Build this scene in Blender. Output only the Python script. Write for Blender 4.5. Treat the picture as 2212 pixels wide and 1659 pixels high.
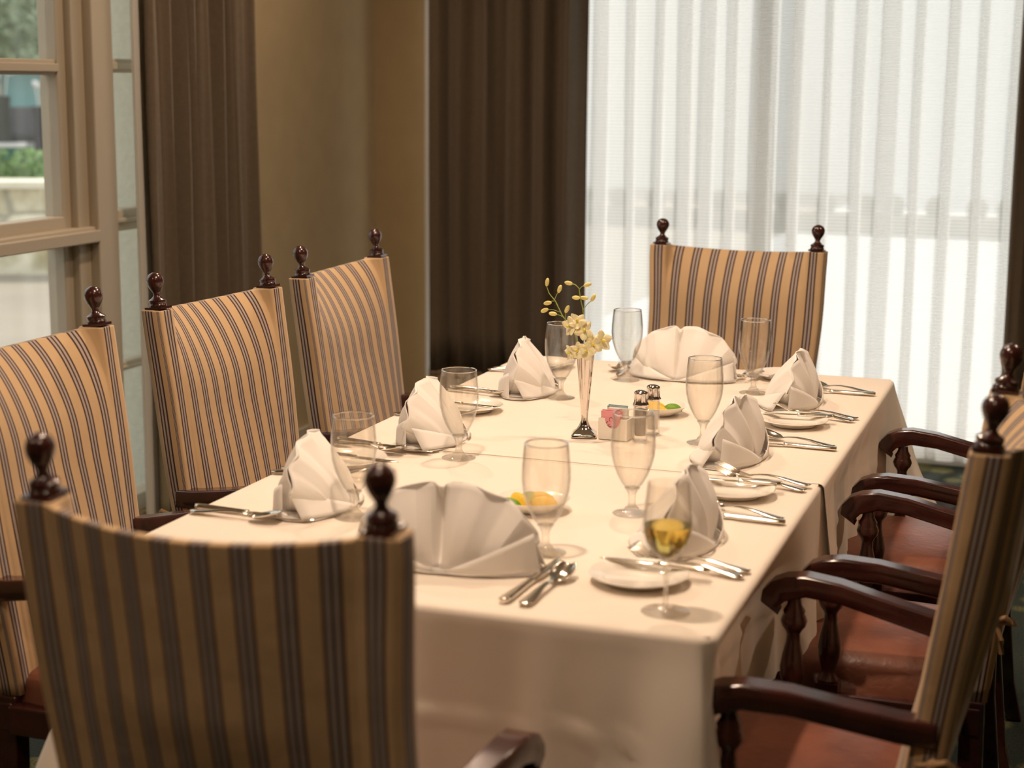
import bpy, bmesh, math, random
from mathutils import Vector, Matrix, noise as mn
from math import sin, cos, pi, exp, sqrt, radians

for o in list(bpy.data.objects):
    bpy.data.objects.remove(o)
SC = bpy.context.scene
COL = SC.collection

# ------------------------------------------------------------------ camera
YAW, PITCH, ROLL, FPX = -0.3352167, 0.1824904, 0.0085066, 3530.66
CAM = Vector((0.947619, -3.170371, 1.505193))
cd = bpy.data.cameras.new('camera')
cam = bpy.data.objects.new('camera', cd)
COL.objects.link(cam)
f_ = Vector((sin(YAW) * cos(PITCH), cos(YAW) * cos(PITCH), -sin(PITCH)))
r_ = Vector((cos(YAW), -sin(YAW), 0))
u_ = r_.cross(f_)
r2 = cos(ROLL) * r_ + sin(ROLL) * u_
u2 = -sin(ROLL) * r_ + cos(ROLL) * u_
cam.matrix_world = Matrix(((r2.x, u2.x, -f_.x, CAM.x), (r2.y, u2.y, -f_.y, CAM.y), (r2.z, u2.z, -f_.z, CAM.z), (0, 0, 0, 1)))
cd.sensor_width = 36
cd.lens = FPX / 2212 * 36
cd.clip_start = 0.05
cd.clip_end = 300
cd.dof.use_dof = True
cd.dof.focus_distance = 3.55
cd.dof.aperture_fstop = 3.6
SC.camera = cam

# ------------------------------------------------------------------ exposure, world, sun
SC.view_settings.view_transform = 'Standard'
SC.view_settings.look = 'None'
SC.view_settings.gamma = 1
SC.view_settings.exposure = 0.0
SC.view_settings.use_curve_mapping = False
SC.cycles.max_bounces = 14
SC.cycles.transmission_bounces = 12
SC.cycles.transparent_max_bounces = 24
SC.cycles.diffuse_bounces = 5

W = bpy.data.worlds.new('sky')
SC.world = W
W.use_nodes = True
wn = W.node_tree
wn.nodes.clear()
wo = wn.nodes.new('ShaderNodeOutputWorld')
wb = wn.nodes.new('ShaderNodeBackground')
wb.inputs[0].default_value = (0.88, 0.95, 1.0, 1)
wb.inputs[1].default_value = 1.3
wn.links.new(wb.outputs[0], wo.inputs[0])

def lamp(name, kind, loc, rot, energy, color, **kw):
    ld = bpy.data.lights.new(name, kind)
    ld.energy = energy
    ld.color = color
    for k, v in kw.items():
        setattr(ld, k, v)
    o = bpy.data.objects.new(name, ld)
    o.location = loc
    o.rotation_euler = rot
    COL.objects.link(o)
    return o

lamp('sun', 'SUN', (0, 12, 12), (radians(-42), 0, radians(-14)), 3.4, (1, 0.96, 0.88), angle=radians(1.2))

WARM = (1.0, 0.74, 0.535)

# ------------------------------------------------------------------ materials
MATS = {}

def mat(name, color, rough=0.6, metal=0.0, bump=0.0, bscale=200.0, var=0.0, vscale=8.0, coat=0.0, sheen=0.0, trans=0.0, ior=1.45, spec=0.5, sub=0.0, bdetail=3, aniso=None):
    if name in MATS:
        return MATS[name]
    m = bpy.data.materials.new(name)
    m.use_nodes = True
    n, l = m.node_tree.nodes, m.node_tree.links
    b = n['Principled BSDF']
    b.inputs['Base Color'].default_value = (*color, 1)
    b.inputs['Roughness'].default_value = rough
    b.inputs['Metallic'].default_value = metal
    b.inputs['IOR'].default_value = ior
    b.inputs['Specular IOR Level'].default_value = spec
    b.inputs['Coat Weight'].default_value = coat
    b.inputs['Coat Roughness'].default_value = 0.12
    b.inputs['Sheen Weight'].default_value = sheen
    b.inputs['Transmission Weight'].default_value = trans
    if sub:
        b.inputs['Subsurface Weight'].default_value = sub
        b.inputs['Subsurface Radius'].default_value = (0.02, 0.01, 0.006)
    tc = n.new('ShaderNodeTexCoord')
    if var:
        t = n.new('ShaderNodeTexNoise')
        t.inputs['Scale'].default_value = vscale
        t.inputs['Detail'].default_value = 4
        l.new(tc.outputs['Object'], t.inputs['Vector'])
        mr = n.new('ShaderNodeMapRange')
        mr.inputs[1].default_value = 0.3
        mr.inputs[2].default_value = 0.7
        mr.inputs[3].default_value = 1 - var
        mr.inputs[4].default_value = 1 + var
        l.new(t.outputs['Fac'], mr.inputs[0])
        hs = n.new('ShaderNodeHueSaturation')
        hs.inputs['Color'].default_value = (*color, 1)
        l.new(mr.outputs[0], hs.inputs['Value'])
        l.new(hs.outputs[0], b.inputs['Base Color'])
    if bump:
        t = n.new('ShaderNodeTexNoise')
        t.inputs['Scale'].default_value = bscale
        t.inputs['Detail'].default_value = bdetail
        l.new(tc.outputs['Object'], t.inputs['Vector'])
        bp = n.new('ShaderNodeBump')
        bp.inputs['Strength'].default_value = bump
        bp.inputs['Distance'].default_value = 0.004
        l.new(t.outputs['Fac'], bp.inputs['Height'])
        l.new(bp.outputs[0], b.inputs['Normal'])
    MATS[name] = m
    return m

LINEN = mat('ivory_linen', (0.80, 0.725, 0.63), 0.85, bump=0.25, bscale=6, sheen=0.2, bdetail=2)
NAPKIN = mat('napkin_cotton', (0.92, 0.885, 0.84), 0.85, bump=0.15, bscale=18, sheen=0.2)
WOOD = mat('mahogany', (0.045, 0.012, 0.009), 0.22, var=0.4, vscale=14, coat=0.6)
LEATHER = mat('oxblood_leather', (0.17, 0.06, 0.035), 0.36, var=0.35, vscale=7, bump=0.3, bscale=60)
SILVER = mat('polished_silver', (0.86, 0.80, 0.70), 0.13, metal=1)
CHROME = mat('chrome', (0.75, 0.68, 0.62), 0.07, metal=1)
CHINA = mat('white_china', (0.87, 0.82, 0.74), 0.18, coat=0.5)
CERAMIC = mat('cream_ceramic', (0.86, 0.81, 0.73), 0.35)
WALL = mat('tan_wall_paint', (0.44, 0.33, 0.18), 0.8, bump=0.1, bscale=120, var=0.04)
FRAME = mat('cream_window_paint', (0.50, 0.43, 0.32), 0.45)
CEIL = mat('ceiling_paint', (0.6, 0.55, 0.46), 0.9)
DRAPE = mat('taupe_drape', (0.165, 0.122, 0.080), 0.85, bump=0.5, bscale=350, var=0.06, vscale=60, sheen=0.15)
HEMCLOTH = mat('olive_drape_hem', (0.26, 0.215, 0.13), 0.85, bump=0.4, bscale=350)
BAND = mat('rose_drape_band', (0.30, 0.20, 0.14), 0.8)
LINING = mat('white_drape_lining', (0.75, 0.73, 0.66), 0.8)
STUCCO = mat('cream_stucco', (0.60, 0.59, 0.47), 0.9, bump=0.9, bscale=70, var=0.06, vscale=40)
TRIMSTONE = mat('smooth_cast_trim', (0.55, 0.55, 0.47), 0.7)
YELLOWG = mat('orchid_bud_yellow', (0.80, 0.70, 0.26), 0.5, var=0.12, vscale=60)
PETAL = mat('orchid_petal_cream', (0.90, 0.83, 0.55), 0.5, var=0.08, vscale=80, sub=0.2)
LIP = mat('orchid_lip_yellow', (0.75, 0.66, 0.12), 0.5)
STEMG = mat('orchid_stem_green', (0.30, 0.36, 0.08), 0.5)
RUBBER = mat('dark_rubber', (0.015, 0.015, 0.016), 0.6)

def carpet_mat():
    m = bpy.data.materials.new('olive_patterned_carpet')
    m.use_nodes = True
    n, l = m.node_tree.nodes, m.node_tree.links
    b = n['Principled BSDF']
    b.inputs['Roughness'].default_value = 0.95
    tc = n.new('ShaderNodeTexCoord')
    v = n.new('ShaderNodeTexVoronoi')
    v.inputs['Scale'].default_value = 7
    t = n.new('ShaderNodeTexNoise')
    t.inputs['Scale'].default_value = 160
    t.inputs['Detail'].default_value = 3
    l.new(tc.outputs['Object'], v.inputs['Vector'])
    l.new(tc.outputs['Object'], t.inputs['Vector'])
    r = n.new('ShaderNodeValToRGB')
    r.color_ramp.interpolation = 'EASE'
    e = r.color_ramp.elements
    e[0].position = 0.30
    e[0].color = (0.10, 0.095, 0.03, 1)
    e[1].position = 0.42
    e[1].color = (0.012, 0.02, 0.012, 1)
    l.new(v.outputs['Distance'], r.inputs[0])
    mx = n.new('ShaderNodeMixRGB')
    mx.blend_type = 'MULTIPLY'
    mx.inputs[0].default_value = 0.7
    l.new(r.outputs[0], mx.inputs[1])
    r2_ = n.new('ShaderNodeMapRange')
    r2_.inputs[1].default_value = 0.35
    r2_.inputs[2].default_value = 0.65
    r2_.inputs[3].default_value = 0.3
    r2_.inputs[4].default_value = 1.9
    l.new(t.outputs['Fac'], r2_.inputs[0])
    l.new(r2_.outputs[0], mx.inputs[2])
    l.new(mx.outputs[0], b.inputs['Base Color'])
    return m

def stripe_mat():
    m = bpy.data.materials.new('striped_slipcover_fabric')
    m.use_nodes = True
    n, l = m.node_tree.nodes, m.node_tree.links
    b = n['Principled BSDF']
    b.inputs['Roughness'].default_value = 0.8
    b.inputs['Sheen Weight'].default_value = 0.15
    uv = n.new('ShaderNodeUVMap')
    uv.uv_map = 'stripe'
    sp = n.new('ShaderNodeSeparateXYZ')
    l.new(uv.outputs[0], sp.inputs[0])
    mu = n.new('ShaderNodeMath')
    mu.operation = 'MULTIPLY_ADD'
    mu.inputs[1].default_value = 1 / 0.050
    mu.inputs[2].default_value = 100.70
    l.new(sp.outputs[0], mu.inputs[0])
    fr = n.new('ShaderNodeMath')
    fr.operation = 'FRACT'
    l.new(mu.outputs[0], fr.inputs[0])
    r = n.new('ShaderNodeValToRGB')
    cr = r.color_ramp
    cr.interpolation = 'CONSTANT'
    dark, grey, tan = (0.050, 0.017, 0.009, 1), (0.40, 0.335, 0.30, 1), (0.57, 0.39, 0.215, 1)
    cr.elements[0].position = 0.0
    cr.elements[0].color = dark
    cr.elements[1].position = 0.08
    cr.elements[1].color = grey
    for p_, c_ in ((0.19, dark), (0.27, grey), (0.38, dark), (0.47, tan)):
        e = cr.elements.new(p_)
        e.color = c_
    l.new(fr.outputs[0], r.inputs[0])
    tc = n.new('ShaderNodeTexCoord')
    t = n.new('ShaderNodeTexNoise')
    t.inputs['Scale'].default_value = 9
    t.inputs['Detail'].default_value = 3
    l.new(tc.outputs['Object'], t.inputs['Vector'])
    mr = n.new('ShaderNodeMapRange')
    mr.inputs[3].default_value = 0.86
    mr.inputs[4].default_value = 1.12
    l.new(t.outputs['Fac'], mr.inputs[0])
    hs = n.new('ShaderNodeHueSaturation')
    l.new(r.outputs[0], hs.inputs['Color'])
    l.new(mr.outputs[0], hs.inputs['Value'])
    l.new(hs.outputs[0], b.inputs['Base Color'])
    bp = n.new('ShaderNodeBump')
    bp.inputs['Strength'].default_value = 0.35
    bp.inputs['Distance'].default_value = 0.01
    l.new(t.outputs['Fac'], bp.inputs['Height'])
    l.new(bp.outputs[0], b.inputs['Normal'])
    return m

def thin_glass(name, refr, edge=0.5):
    m = bpy.data.materials.new(name)
    m.use_nodes = True
    n, l = m.node_tree.nodes, m.node_tree.links
    n.clear()
    o = n.new('ShaderNodeOutputMaterial')
    tr = n.new('ShaderNodeBsdfTransparent')
    tr.inputs[0].default_value = (0.965, 0.96, 0.95, 1)
    g = n.new('ShaderNodeBsdfGlossy')
    g.inputs['Roughness'].default_value = 0.02
    g.inputs[0].default_value = (1, 1, 1, 1)
    ge = n.new('ShaderNodeNewGeometry')
    dt = n.new('ShaderNodeVectorMath')
    dt.operation = 'DOT_PRODUCT'
    l.new(ge.outputs['Normal'], dt.inputs[0])
    l.new(ge.outputs['Incoming'], dt.inputs[1])
    def mth(op, a, b_=None, c_=None):
        q = n.new('ShaderNodeMath')
        q.operation = op
        for i_, w_ in enumerate((a, b_, c_)):
            if w_ is None:
                continue
            if isinstance(w_, (int, float)):
                q.inputs[i_].default_value = w_
            else:
                l.new(w_, q.inputs[i_])
        return q.outputs[0]
    c0 = mth('ABSOLUTE', dt.outputs['Value'])
    c1_ = mth('SUBTRACT', 1.0, c0)
    c5 = mth('POWER', c1_, 5.0)
    fz = mth('MULTIPLY_ADD', c5, 0.85, 0.035)
    c3 = mth('POWER', c1_, 4.0)
    dk = mth('MULTIPLY_ADD', c3, -edge, 0.992)
    cb = n.new('ShaderNodeCombineColor')
    l.new(dk, cb.inputs[0])
    l.new(mth('MULTIPLY', dk, 0.99), cb.inputs[1])
    l.new(mth('MULTIPLY', dk, 0.97), cb.inputs[2])
    l.new(cb.outputs[0], tr.inputs[0])
    mx = n.new('ShaderNodeMixShader')
    l.new(fz, mx.inputs[0])
    l.new(tr.outputs[0], mx.inputs[1])
    l.new(g.outputs[0], mx.inputs[2])
    rf = n.new('ShaderNodeBsdfGlass')
    rf.inputs['Color'].default_value = (0.98, 0.975, 0.96, 1)
    rf.inputs['Roughness'].default_value = 0.0
    rf.inputs['IOR'].default_value = 1.48
    m2 = n.new('ShaderNodeMixShader')
    m2.inputs[0].default_value = refr
    l.new(mx.outputs[0], m2.inputs[1])
    l.new(rf.outputs[0], m2.inputs[2])
    l.new(m2.outputs[0], o.inputs[0])
    return m

def solid_glass(name, col, rough=0.0, ior=1.5):
    m = bpy.data.materials.new(name)
    m.use_nodes = True
    n, l = m.node_tree.nodes, m.node_tree.links
    n.clear()
    o = n.new('ShaderNodeOutputMaterial')
    g = n.new('ShaderNodeBsdfGlass')
    g.inputs['Color'].default_value = (*col, 1)
    g.inputs['Roughness'].default_value = rough
    g.inputs['IOR'].default_value = ior
    l.new(g.outputs[0], o.inputs[0])
    return m

def sheer_mat():
    m = bpy.data.materials.new('white_sheer_voile')
    m.use_nodes = True
    n, l = m.node_tree.nodes, m.node_tree.links
    n.clear()
    o = n.new('ShaderNodeOutputMaterial')
    tl = n.new('ShaderNodeBsdfTranslucent')
    df = n.new('ShaderNodeBsdfDiffuse')
    tr = n.new('ShaderNodeBsdfTransparent')
    tl.inputs[0].default_value = (0.93, 0.93, 0.925, 1)
    df.inputs[0].default_value = (0.85, 0.84, 0.80, 1)
    a = n.new('ShaderNodeMixShader')
    a.inputs[0].default_value = 0.35
    l.new(tl.outputs[0], a.inputs[1])
    l.new(df.outputs[0], a.inputs[2])
    b = n.new('ShaderNodeMixShader')
    tc = n.new('ShaderNodeTexCoord')
    sp = n.new('ShaderNodeSeparateXYZ')
    l.new(tc.outputs['Object'], sp.inputs[0])
    s1 = n.new('ShaderNodeMath')
    s1.operation = 'MULTIPLY'
    s1.inputs[1].default_value = 2 * pi / 0.0135
    l.new(sp.outputs[2], s1.inputs[0])
    s2 = n.new('ShaderNodeMath')
    s2.operation = 'SINE'
    l.new(s1.outputs[0], s2.inputs[0])
    s3 = n.new('ShaderNodeMapRange')
    s3.inputs[1].default_value = -1
    s3.inputs[2].default_value = 1
    s3.inputs[3].default_value = 0.20
    s3.inputs[4].default_value = 0.52
    l.new(s2.outputs[0], s3.inputs[0])
    l.new(s3.outputs[0], b.inputs[0])
    l.new(a.outputs[0], b.inputs[1])
    l.new(tr.outputs[0], b.inputs[2])
    l.new(b.outputs[0], o.inputs[0])
    return m

def stone_mat():
    m = bpy.data.materials.new('pale_limestone_blocks')
    m.use_nodes = True
    n, l = m.node_tree.nodes, m.node_tree.links
    b = n['Principled BSDF']
    b.inputs['Roughness'].default_value = 0.9
    tc = n.new('ShaderNodeTexCoord')
    t = n.new('ShaderNodeTexNoise')
    t.inputs['Scale'].default_value = 4.5
    t.inputs['Detail'].default_value = 5
    l.new(tc.outputs['Object'], t.inputs['Vector'])
    r = n.new('ShaderNodeValToRGB')
    e = r.color_ramp.elements
    e[0].position = 0.3
    e[0].color = (0.45, 0.38, 0.20, 1)
    e[1].position = 0.62
    e[1].color = (0.85, 0.80, 0.62, 1)
    l.new(t.outputs['Fac'], r.inputs[0])
    v = n.new('ShaderNodeTexVoronoi')
    v.feature = 'DISTANCE_TO_EDGE'
    v.inputs['Scale'].default_value = 2.0
    mp = n.new('ShaderNodeMapping')
    mp.inputs['Scale'].default_value = (0.55, 0.55, 1.6)
    l.new(tc.outputs['Object'], mp.inputs[0])
    l.new(mp.outputs[0], v.inputs['Vector'])
    mr = n.new('ShaderNodeMapRange')
    mr.inputs[2].default_value = 0.06
    mr.inputs[3].default_value = 0.45
    l.new(v.outputs['Distance'], mr.inputs[0])
    hs = n.new('ShaderNodeHueSaturation')
    l.new(r.outputs[0], hs.inputs['Color'])
    l.new(mr.outputs[0], hs.inputs['Value'])
    l.new(hs.outputs[0], b.inputs['Base Color'])
    return m

def add_translucency(m, fac):
    n, l = m.node_tree.nodes, m.node_tree.links
    b = n['Principled BSDF']
    o = n['Material Output']
    t = n.new('ShaderNodeBsdfTranslucent')
    t.inputs[0].default_value = b.inputs['Base Color'].default_value
    mx = n.new('ShaderNodeMixShader')
    mx.inputs[0].default_value = fac
    l.new(b.outputs[0], mx.inputs[1])
    l.new(t.outputs[0], mx.inputs[2])
    l.new(mx.outputs[0], o.inputs[0])
add_translucency(NAPKIN, 0.12)

def packet_mat(name, base, ink):
    m = bpy.data.materials.new(name)
    m.use_nodes = True
    n, l = m.node_tree.nodes, m.node_tree.links
    b = n['Principled BSDF']
    b.inputs['Roughness'].default_value = 0.55
    b.inputs['Base Color'].default_value = (*base, 1)
    return m

STRIPE = stripe_mat()
CARPET = carpet_mat()
GLASS = thin_glass('goblet_glass', 0.06, 0.60)
PANE = thin_glass('window_pane_glass', 0.0, 0.1)
STEMGL = thin_glass('thick_stem_glass', 0.28, 0.40)
SOLID = solid_glass('solid_clear_glass', (0.98, 0.975, 0.96))
WINE = solid_glass('white_wine', (0.93, 0.80, 0.38), ior=1.34)
SHEER = sheer_mat()
STONE = stone_mat()

# ------------------------------------------------------------------ mesh helpers
def mk(name, verts, faces, m, parent=None, smooth=True, uvs=None, loc=None, rot=None):
    me = bpy.data.meshes.new(name)
    me.from_pydata([tuple(v) for v in verts], [], faces)
    me.validate()
    if uvs is not None:
        ul = me.uv_layers.new(name='stripe')
        for lp in me.loops:
            ul.data[lp.index].uv = uvs[lp.vertex_index]
    me.materials.append(m)
    if smooth:
        me.polygons.foreach_set('use_smooth', [True] * len(me.polygons))
    me.update()
    o = bpy.data.objects.new(name, me)
    COL.objects.link(o)
    if parent is not None:
        o.parent = parent
    if loc is not None:
        o.location = loc
    if rot is not None:
        o.rotation_euler = rot
    return o

class MB:
    def __init__(s):
        s.v = []
        s.f = []
    def add(s, v, f):
        k = len(s.v)
        s.v += [tuple(p) for p in v]
        s.f += [[i + k for i in q] for q in f]
        return s
    def box(s, a, b, taper=None):
        x0, y0, z0 = a
        x1, y1, z1 = b
        v = [(x0, y0, z0), (x1, y0, z0), (x1, y1, z0), (x0, y1, z0), (x0, y0, z1), (x1, y0, z1), (x1, y1, z1), (x0, y1, z1)]
        return s.add(v, [[0, 3, 2, 1], [4, 5, 6, 7], [0, 1, 5, 4], [1, 2, 6, 5], [2, 3, 7, 6], [3, 0, 4, 7]])
    def lathe(s, prof, seg=32, ox=0, oy=0, mod=None, cap=True):
        v = []
        for (r, z) in prof:
            for i in range(seg):
                a = 2 * pi * i / seg
                rr = r * (mod(a, z) if mod else 1)
                v.append((ox + rr * cos(a), oy + rr * sin(a), z))
        f = []
        for j in range(len(prof) - 1):
            for i in range(seg):
                k = (i + 1) % seg
                f.append([j * seg + i, j * seg + k, (j + 1) * seg + k, (j + 1) * seg + i])
        if cap:
            f.append(list(range(seg))[::-1])
            f.append([(len(prof) - 1) * seg + i for i in range(seg)])
        return s.add(v, f)
    def tube(s, pts, rad, seg=10, squash=1.0, cap=True):
        pts = [Vector(p) for p in pts]
        if not hasattr(rad, '__len__'):
            rad = [rad] * len(pts)
        v = []
        up = Vector((0.13, 0.21, 0.97)).normalized()
        for i, p in enumerate(pts):
            t = (pts[min(i + 1, len(pts) - 1)] - pts[max(i - 1, 0)]).normalized()
            a = t.cross(up)
            if a.length < 1e-3:
                a = t.cross(Vector((1, 0, 0)))
            a.normalize()
            b = a.cross(t).normalized()
            for k in range(seg):
                an = 2 * pi * k / seg
                v.append(p + rad[i] * (cos(an) * a + squash * sin(an) * b))
        f = []
        for j in range(len(pts) - 1):
            for i in range(seg):
                k = (i + 1) % seg
                f.append([j * seg + i, j * seg + k, (j + 1) * seg + k, (j + 1) * seg + i])
        if cap:
            f.append(list(range(seg))[::-1])
            f.append([(len(pts) - 1) * seg + i for i in range(seg)])
        return s.add(v, f)
    def grid(s, fn, nu, nv, closed=False):
        v = [fn(i / nu, j / nv) for j in range(nv + 1) for i in range(nu + 1)]
        f = [[j * (nu + 1) + i, j * (nu + 1) + i + 1, (j + 1) * (nu + 1) + i + 1, (j + 1) * (nu + 1) + i] for j in range(nv) for i in range(nu)]
        return s.add(v, f)
    def sphere(s, c, rx, ry, rz, n=12, m=8, M=None):
        v = []
        for j in range(m + 1):
            ph = pi * j / m
            for i in range(n):
                a = 2 * pi * i / n
                p = Vector((rx * sin(ph) * cos(a), ry * sin(ph) * sin(a), rz * cos(ph)))
                if M:
                    p = M @ p
                v.append(p + Vector(c))
        f = []
        for j in range(m):
            for i in range(n):
                k = (i + 1) % n
                f.append([j * n + i, (j + 1) * n + i, (j + 1) * n + k, j * n + k])
        return s.add(v, f)
    def build(s, name, m, parent=None, smooth=True, bevel=0, loc=None, rot=None, solid=0, subsurf=0):
        o = mk(name, s.v, s.f, m, parent, smooth, None, loc, rot)
        mods(o, bevel, solid, subsurf, smooth)
        return o

def mods(o, bevel=0, solid=0, subsurf=0, smooth=True):
    if solid:
        md = o.modifiers.new('thick', 'SOLIDIFY')
        md.thickness = solid
        md.offset = 0
    if bevel:
        md = o.modifiers.new('bevel', 'BEVEL')
        md.width = bevel
        md.segments = 3
        md.limit_method = 'ANGLE'
        md.angle_limit = radians(40)
        if hasattr(md, 'harden_normals'):
            md.harden_normals = False
    if subsurf:
        md = o.modifiers.new('subd', 'SUBSURF')
        md.levels = subsurf
        md.render_levels = subsurf
    if smooth and not subsurf:
        try:
            o.data.set_sharp_from_angle(angle=radians(45))
        except Exception:
            pass

def tag(o, label, cat, group=None, kind=None):
    o['label'] = label
    o['category'] = cat
    if group:
        o['group'] = group
    if kind:
        o['kind'] = kind
    return o

def struct(o):
    o['kind'] = 'structure'
    return o

def thing(name, loc, rz, label, cat, group=None, ry=0, rx=0):
    o = bpy.data.objects.new(name, None)
    o.empty_display_size = 0.05
    o.location = loc
    o.rotation_euler = (rx, ry, rz)
    COL.objects.link(o)
    return tag(o, label, cat, group)

def dup(root, loc, rz, label, group=None, scale=None):
    r = root.copy()
    COL.objects.link(r)
    r.location = loc
    r.rotation_euler = (root.rotation_euler[0], root.rotation_euler[1], rz)
    r['label'] = label
    if group:
        r['group'] = group
    if scale:
        r.scale = scale
    for ch in list(root.children):
        c = ch.copy()
        COL.objects.link(c)
        c.parent = r
        for g in list(ch.children):
            d = g.copy()
            COL.objects.link(d)
            d.parent = c
    return r

# ------------------------------------------------------------------ room shell
LX, BY = -2.0, 3.45          # inner faces of left and back walls
H = 2.75
struct(MB().box((LX - 0.2, -4.6, -0.1), (3.6, BY + 0.2, 0)).build('floor', CARPET, smooth=False))
struct(MB().box((LX - 0.2, -4.6, H), (3.6, BY + 0.2, H + 0.1)).build('ceiling', CEIL, smooth=False))
b = MB()
b.box((LX - 0.15, -4.6, 0), (LX, -0.62, H))
b.box((LX - 0.15, 1.78, 0), (LX, BY + 0.15, H))
b.box((LX - 0.15, -0.62, 2.45), (LX, 1.78, H))
b.box((LX - 0.15, -0.62, 0), (LX, 1.78, 0.06))
struct(b.build('wall_left', WALL, smooth=False))
b = MB()
b.box((LX, BY, 0), (-1.735, BY + 0.15, H))
b.box((0.98, BY, 0), (3.6, BY + 0.15, H))
b.box((-1.735, BY, 2.5), (0.98, BY + 0.15, H))
struct(b.build('wall_back', WALL, smooth=False))
struct(MB().box((3.6, -4.6, 0), (3.75, BY + 0.15, H)).build('wall_right', WALL, smooth=False))
struct(MB().box((LX - 0.15, -4.75, 0), (3.75, -4.6, H)).build('wall_front', WALL, smooth=False))
struct(MB().box((LX, 1.80, 0), (LX + 0.015, BY, 0.12)).build('baseboard_left', FRAME, smooth=False, bevel=0.004))

# left window: wide glazed unit, mullion post and narrow sidelight
w1 = thing('window_1', (0, 0, 0), 0, '', '')
del w1['label']
del w1['category']
struct(w1)
fx0, fx1 = LX - 0.06, LX + 0.0
b = MB()
b.box((LX - 0.10, 1.155, 0.06), (LX - 0.035, 1.20, 2.45))       # stile
b.box((LX - 0.10, 1.20, 0.06), (LX - 0.01, 1.262, 2.45))
b.box((LX - 0.10, 1.262, 0.06), (LX + 0.022, 1.375, 2.45))      # mullion face
b.box((LX - 0.10, -0.62, 0.06), (LX - 0.02, -0.55, 2.45))
b.box((LX - 0.10, 1.72, 0.06), (LX - 0.02, 1.78, 2.45))
b.box((LX - 0.10, -0.55, 2.38), (LX - 0.02, 1.72, 2.45))
b.box((LX - 0.10, -0.55, 0.06), (LX - 0.02, 1.72, 0.12))
b.build('window_frame', FRAME, w1, smooth=False, bevel=0.004)
for z0, z1 in ((1.515, 1.562), (2.05, 2.095)):
    b = MB()
    b.box((LX - 0.085, -0.55, z0), (LX - 0.04, 1.156, z1))
    b.box((LX - 0.06, -0.55, z0 + 0.010), (LX - 0.028, 1.156, z1 - 0.012))
    b.build('glazing_bar', FRAME, w1, smooth=False, bevel=0.003)
b = MB()
b.box((LX - 0.09, -0.55, 0.99), (LX - 0.03, 1.156, 1.085))
b.box((LX - 0.05, -0.55, 1.0), (LX + 0.03, 1.262, 1.038))
b.box((LX - 0.05, -0.55, 1.03), (LX + 0.012, 1.262, 1.048))
b.build('transom_rail', FRAME, w1, smooth=False, bevel=0.004)
for z0, z1 in ((1.525, 1.570), (0.548, 0.578)):
    b = MB()
    b.box((LX - 0.085, 1.376, z0), (LX - 0.04, 1.72, z1))
    b.box((LX - 0.06, 1.376, z0 + 0.01), (LX - 0.03, 1.72, z1 - 0.012))
    b.build('glazing_bar', FRAME, w1, smooth=False, bevel=0.003)
b = MB()
b.box((LX - 0.09, 1.376, 1.015), (LX - 0.03, 1.72, 1.085))
b.box((LX - 0.05, 1.376, 1.045), (LX - 0.012, 1.72, 1.058))
b.build('transom_rail', FRAME, w1, smooth=False, bevel=0.003)
MB().box((LX - 0.072, -0.55, 0.12), (LX - 0.068, 1.156, 2.38)).build('glass_pane', PANE, w1, smooth=False)
MB().box((LX - 0.072, 1.376, 0.12), (LX - 0.068, 1.72, 2.38)).build('glass_pane', PANE, w1, smooth=False)

# back window behind the sheers
w2 = thing('window_2', (0, 0, 0), 0, '', '')
del w2['label']
del w2['category']
struct(w2)
b = MB()
b.box((-1.735, BY + 0.02, 0.0), (-1.69, BY + 0.12, 2.5))
b.box((0.935, BY + 0.02, 0.0), (0.98, BY + 0.12, 2.5))
b.box((-1.69, BY + 0.02, 0.0), (0.935, BY + 0.12, 0.10))
b.box((-1.69, BY + 0.02, 2.44), (0.935, BY + 0.12, 2.5))
b.box((-0.20, BY + 0.05, 0.10), (-0.165, BY + 0.09, 2.44))
b.build('window_frame', mat('white_window_paint', (0.75, 0.73, 0.68), 0.5), w2, smooth=False, bevel=0.004)
MB().box((-1.69, BY + 0.068, 0.10), (-0.20, BY + 0.072, 2.44)).build('glass_pane', PANE, w2, smooth=False)
MB().box((-0.165, BY + 0.068, 0.10), (0.935, BY + 0.072, 2.44)).build('glass_pane', PANE, w2, smooth=False)

# ------------------------------------------------------------------ ceiling down-lights (spots above the table, then unseen fill lamps added for the room)
def downlight(x, y, energy, blend=0.8, size=75, aim=None, lab=''):
    t = thing('table_or_fill_downlight', (x, y, H), 0, lab, 'ceiling light', 'recessed downlights')
    prof = [(0.075, 0.0), (0.075, -0.006), (0.055, -0.008), (0.052, 0.0)]
    MB().lathe([(0.075, -0.0005), (0.075, -0.006), (0.056, -0.008), (0.054, -0.0005)], 32, cap=False).build('trim_ring', CHINA, t)
    l_ = lamp('lamp_glow', 'SPOT', (0, 0, -0.012), (0, 0, 0), energy, WARM, spot_size=radians(size), spot_blend=blend, shadow_soft_size=0.045)
    l_.parent = t
    if aim:
        d = Vector(aim) - Vector((x, y, H))
        l_.rotation_euler = d.to_track_quat('-Z', 'Y').to_euler()
    return t

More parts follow.
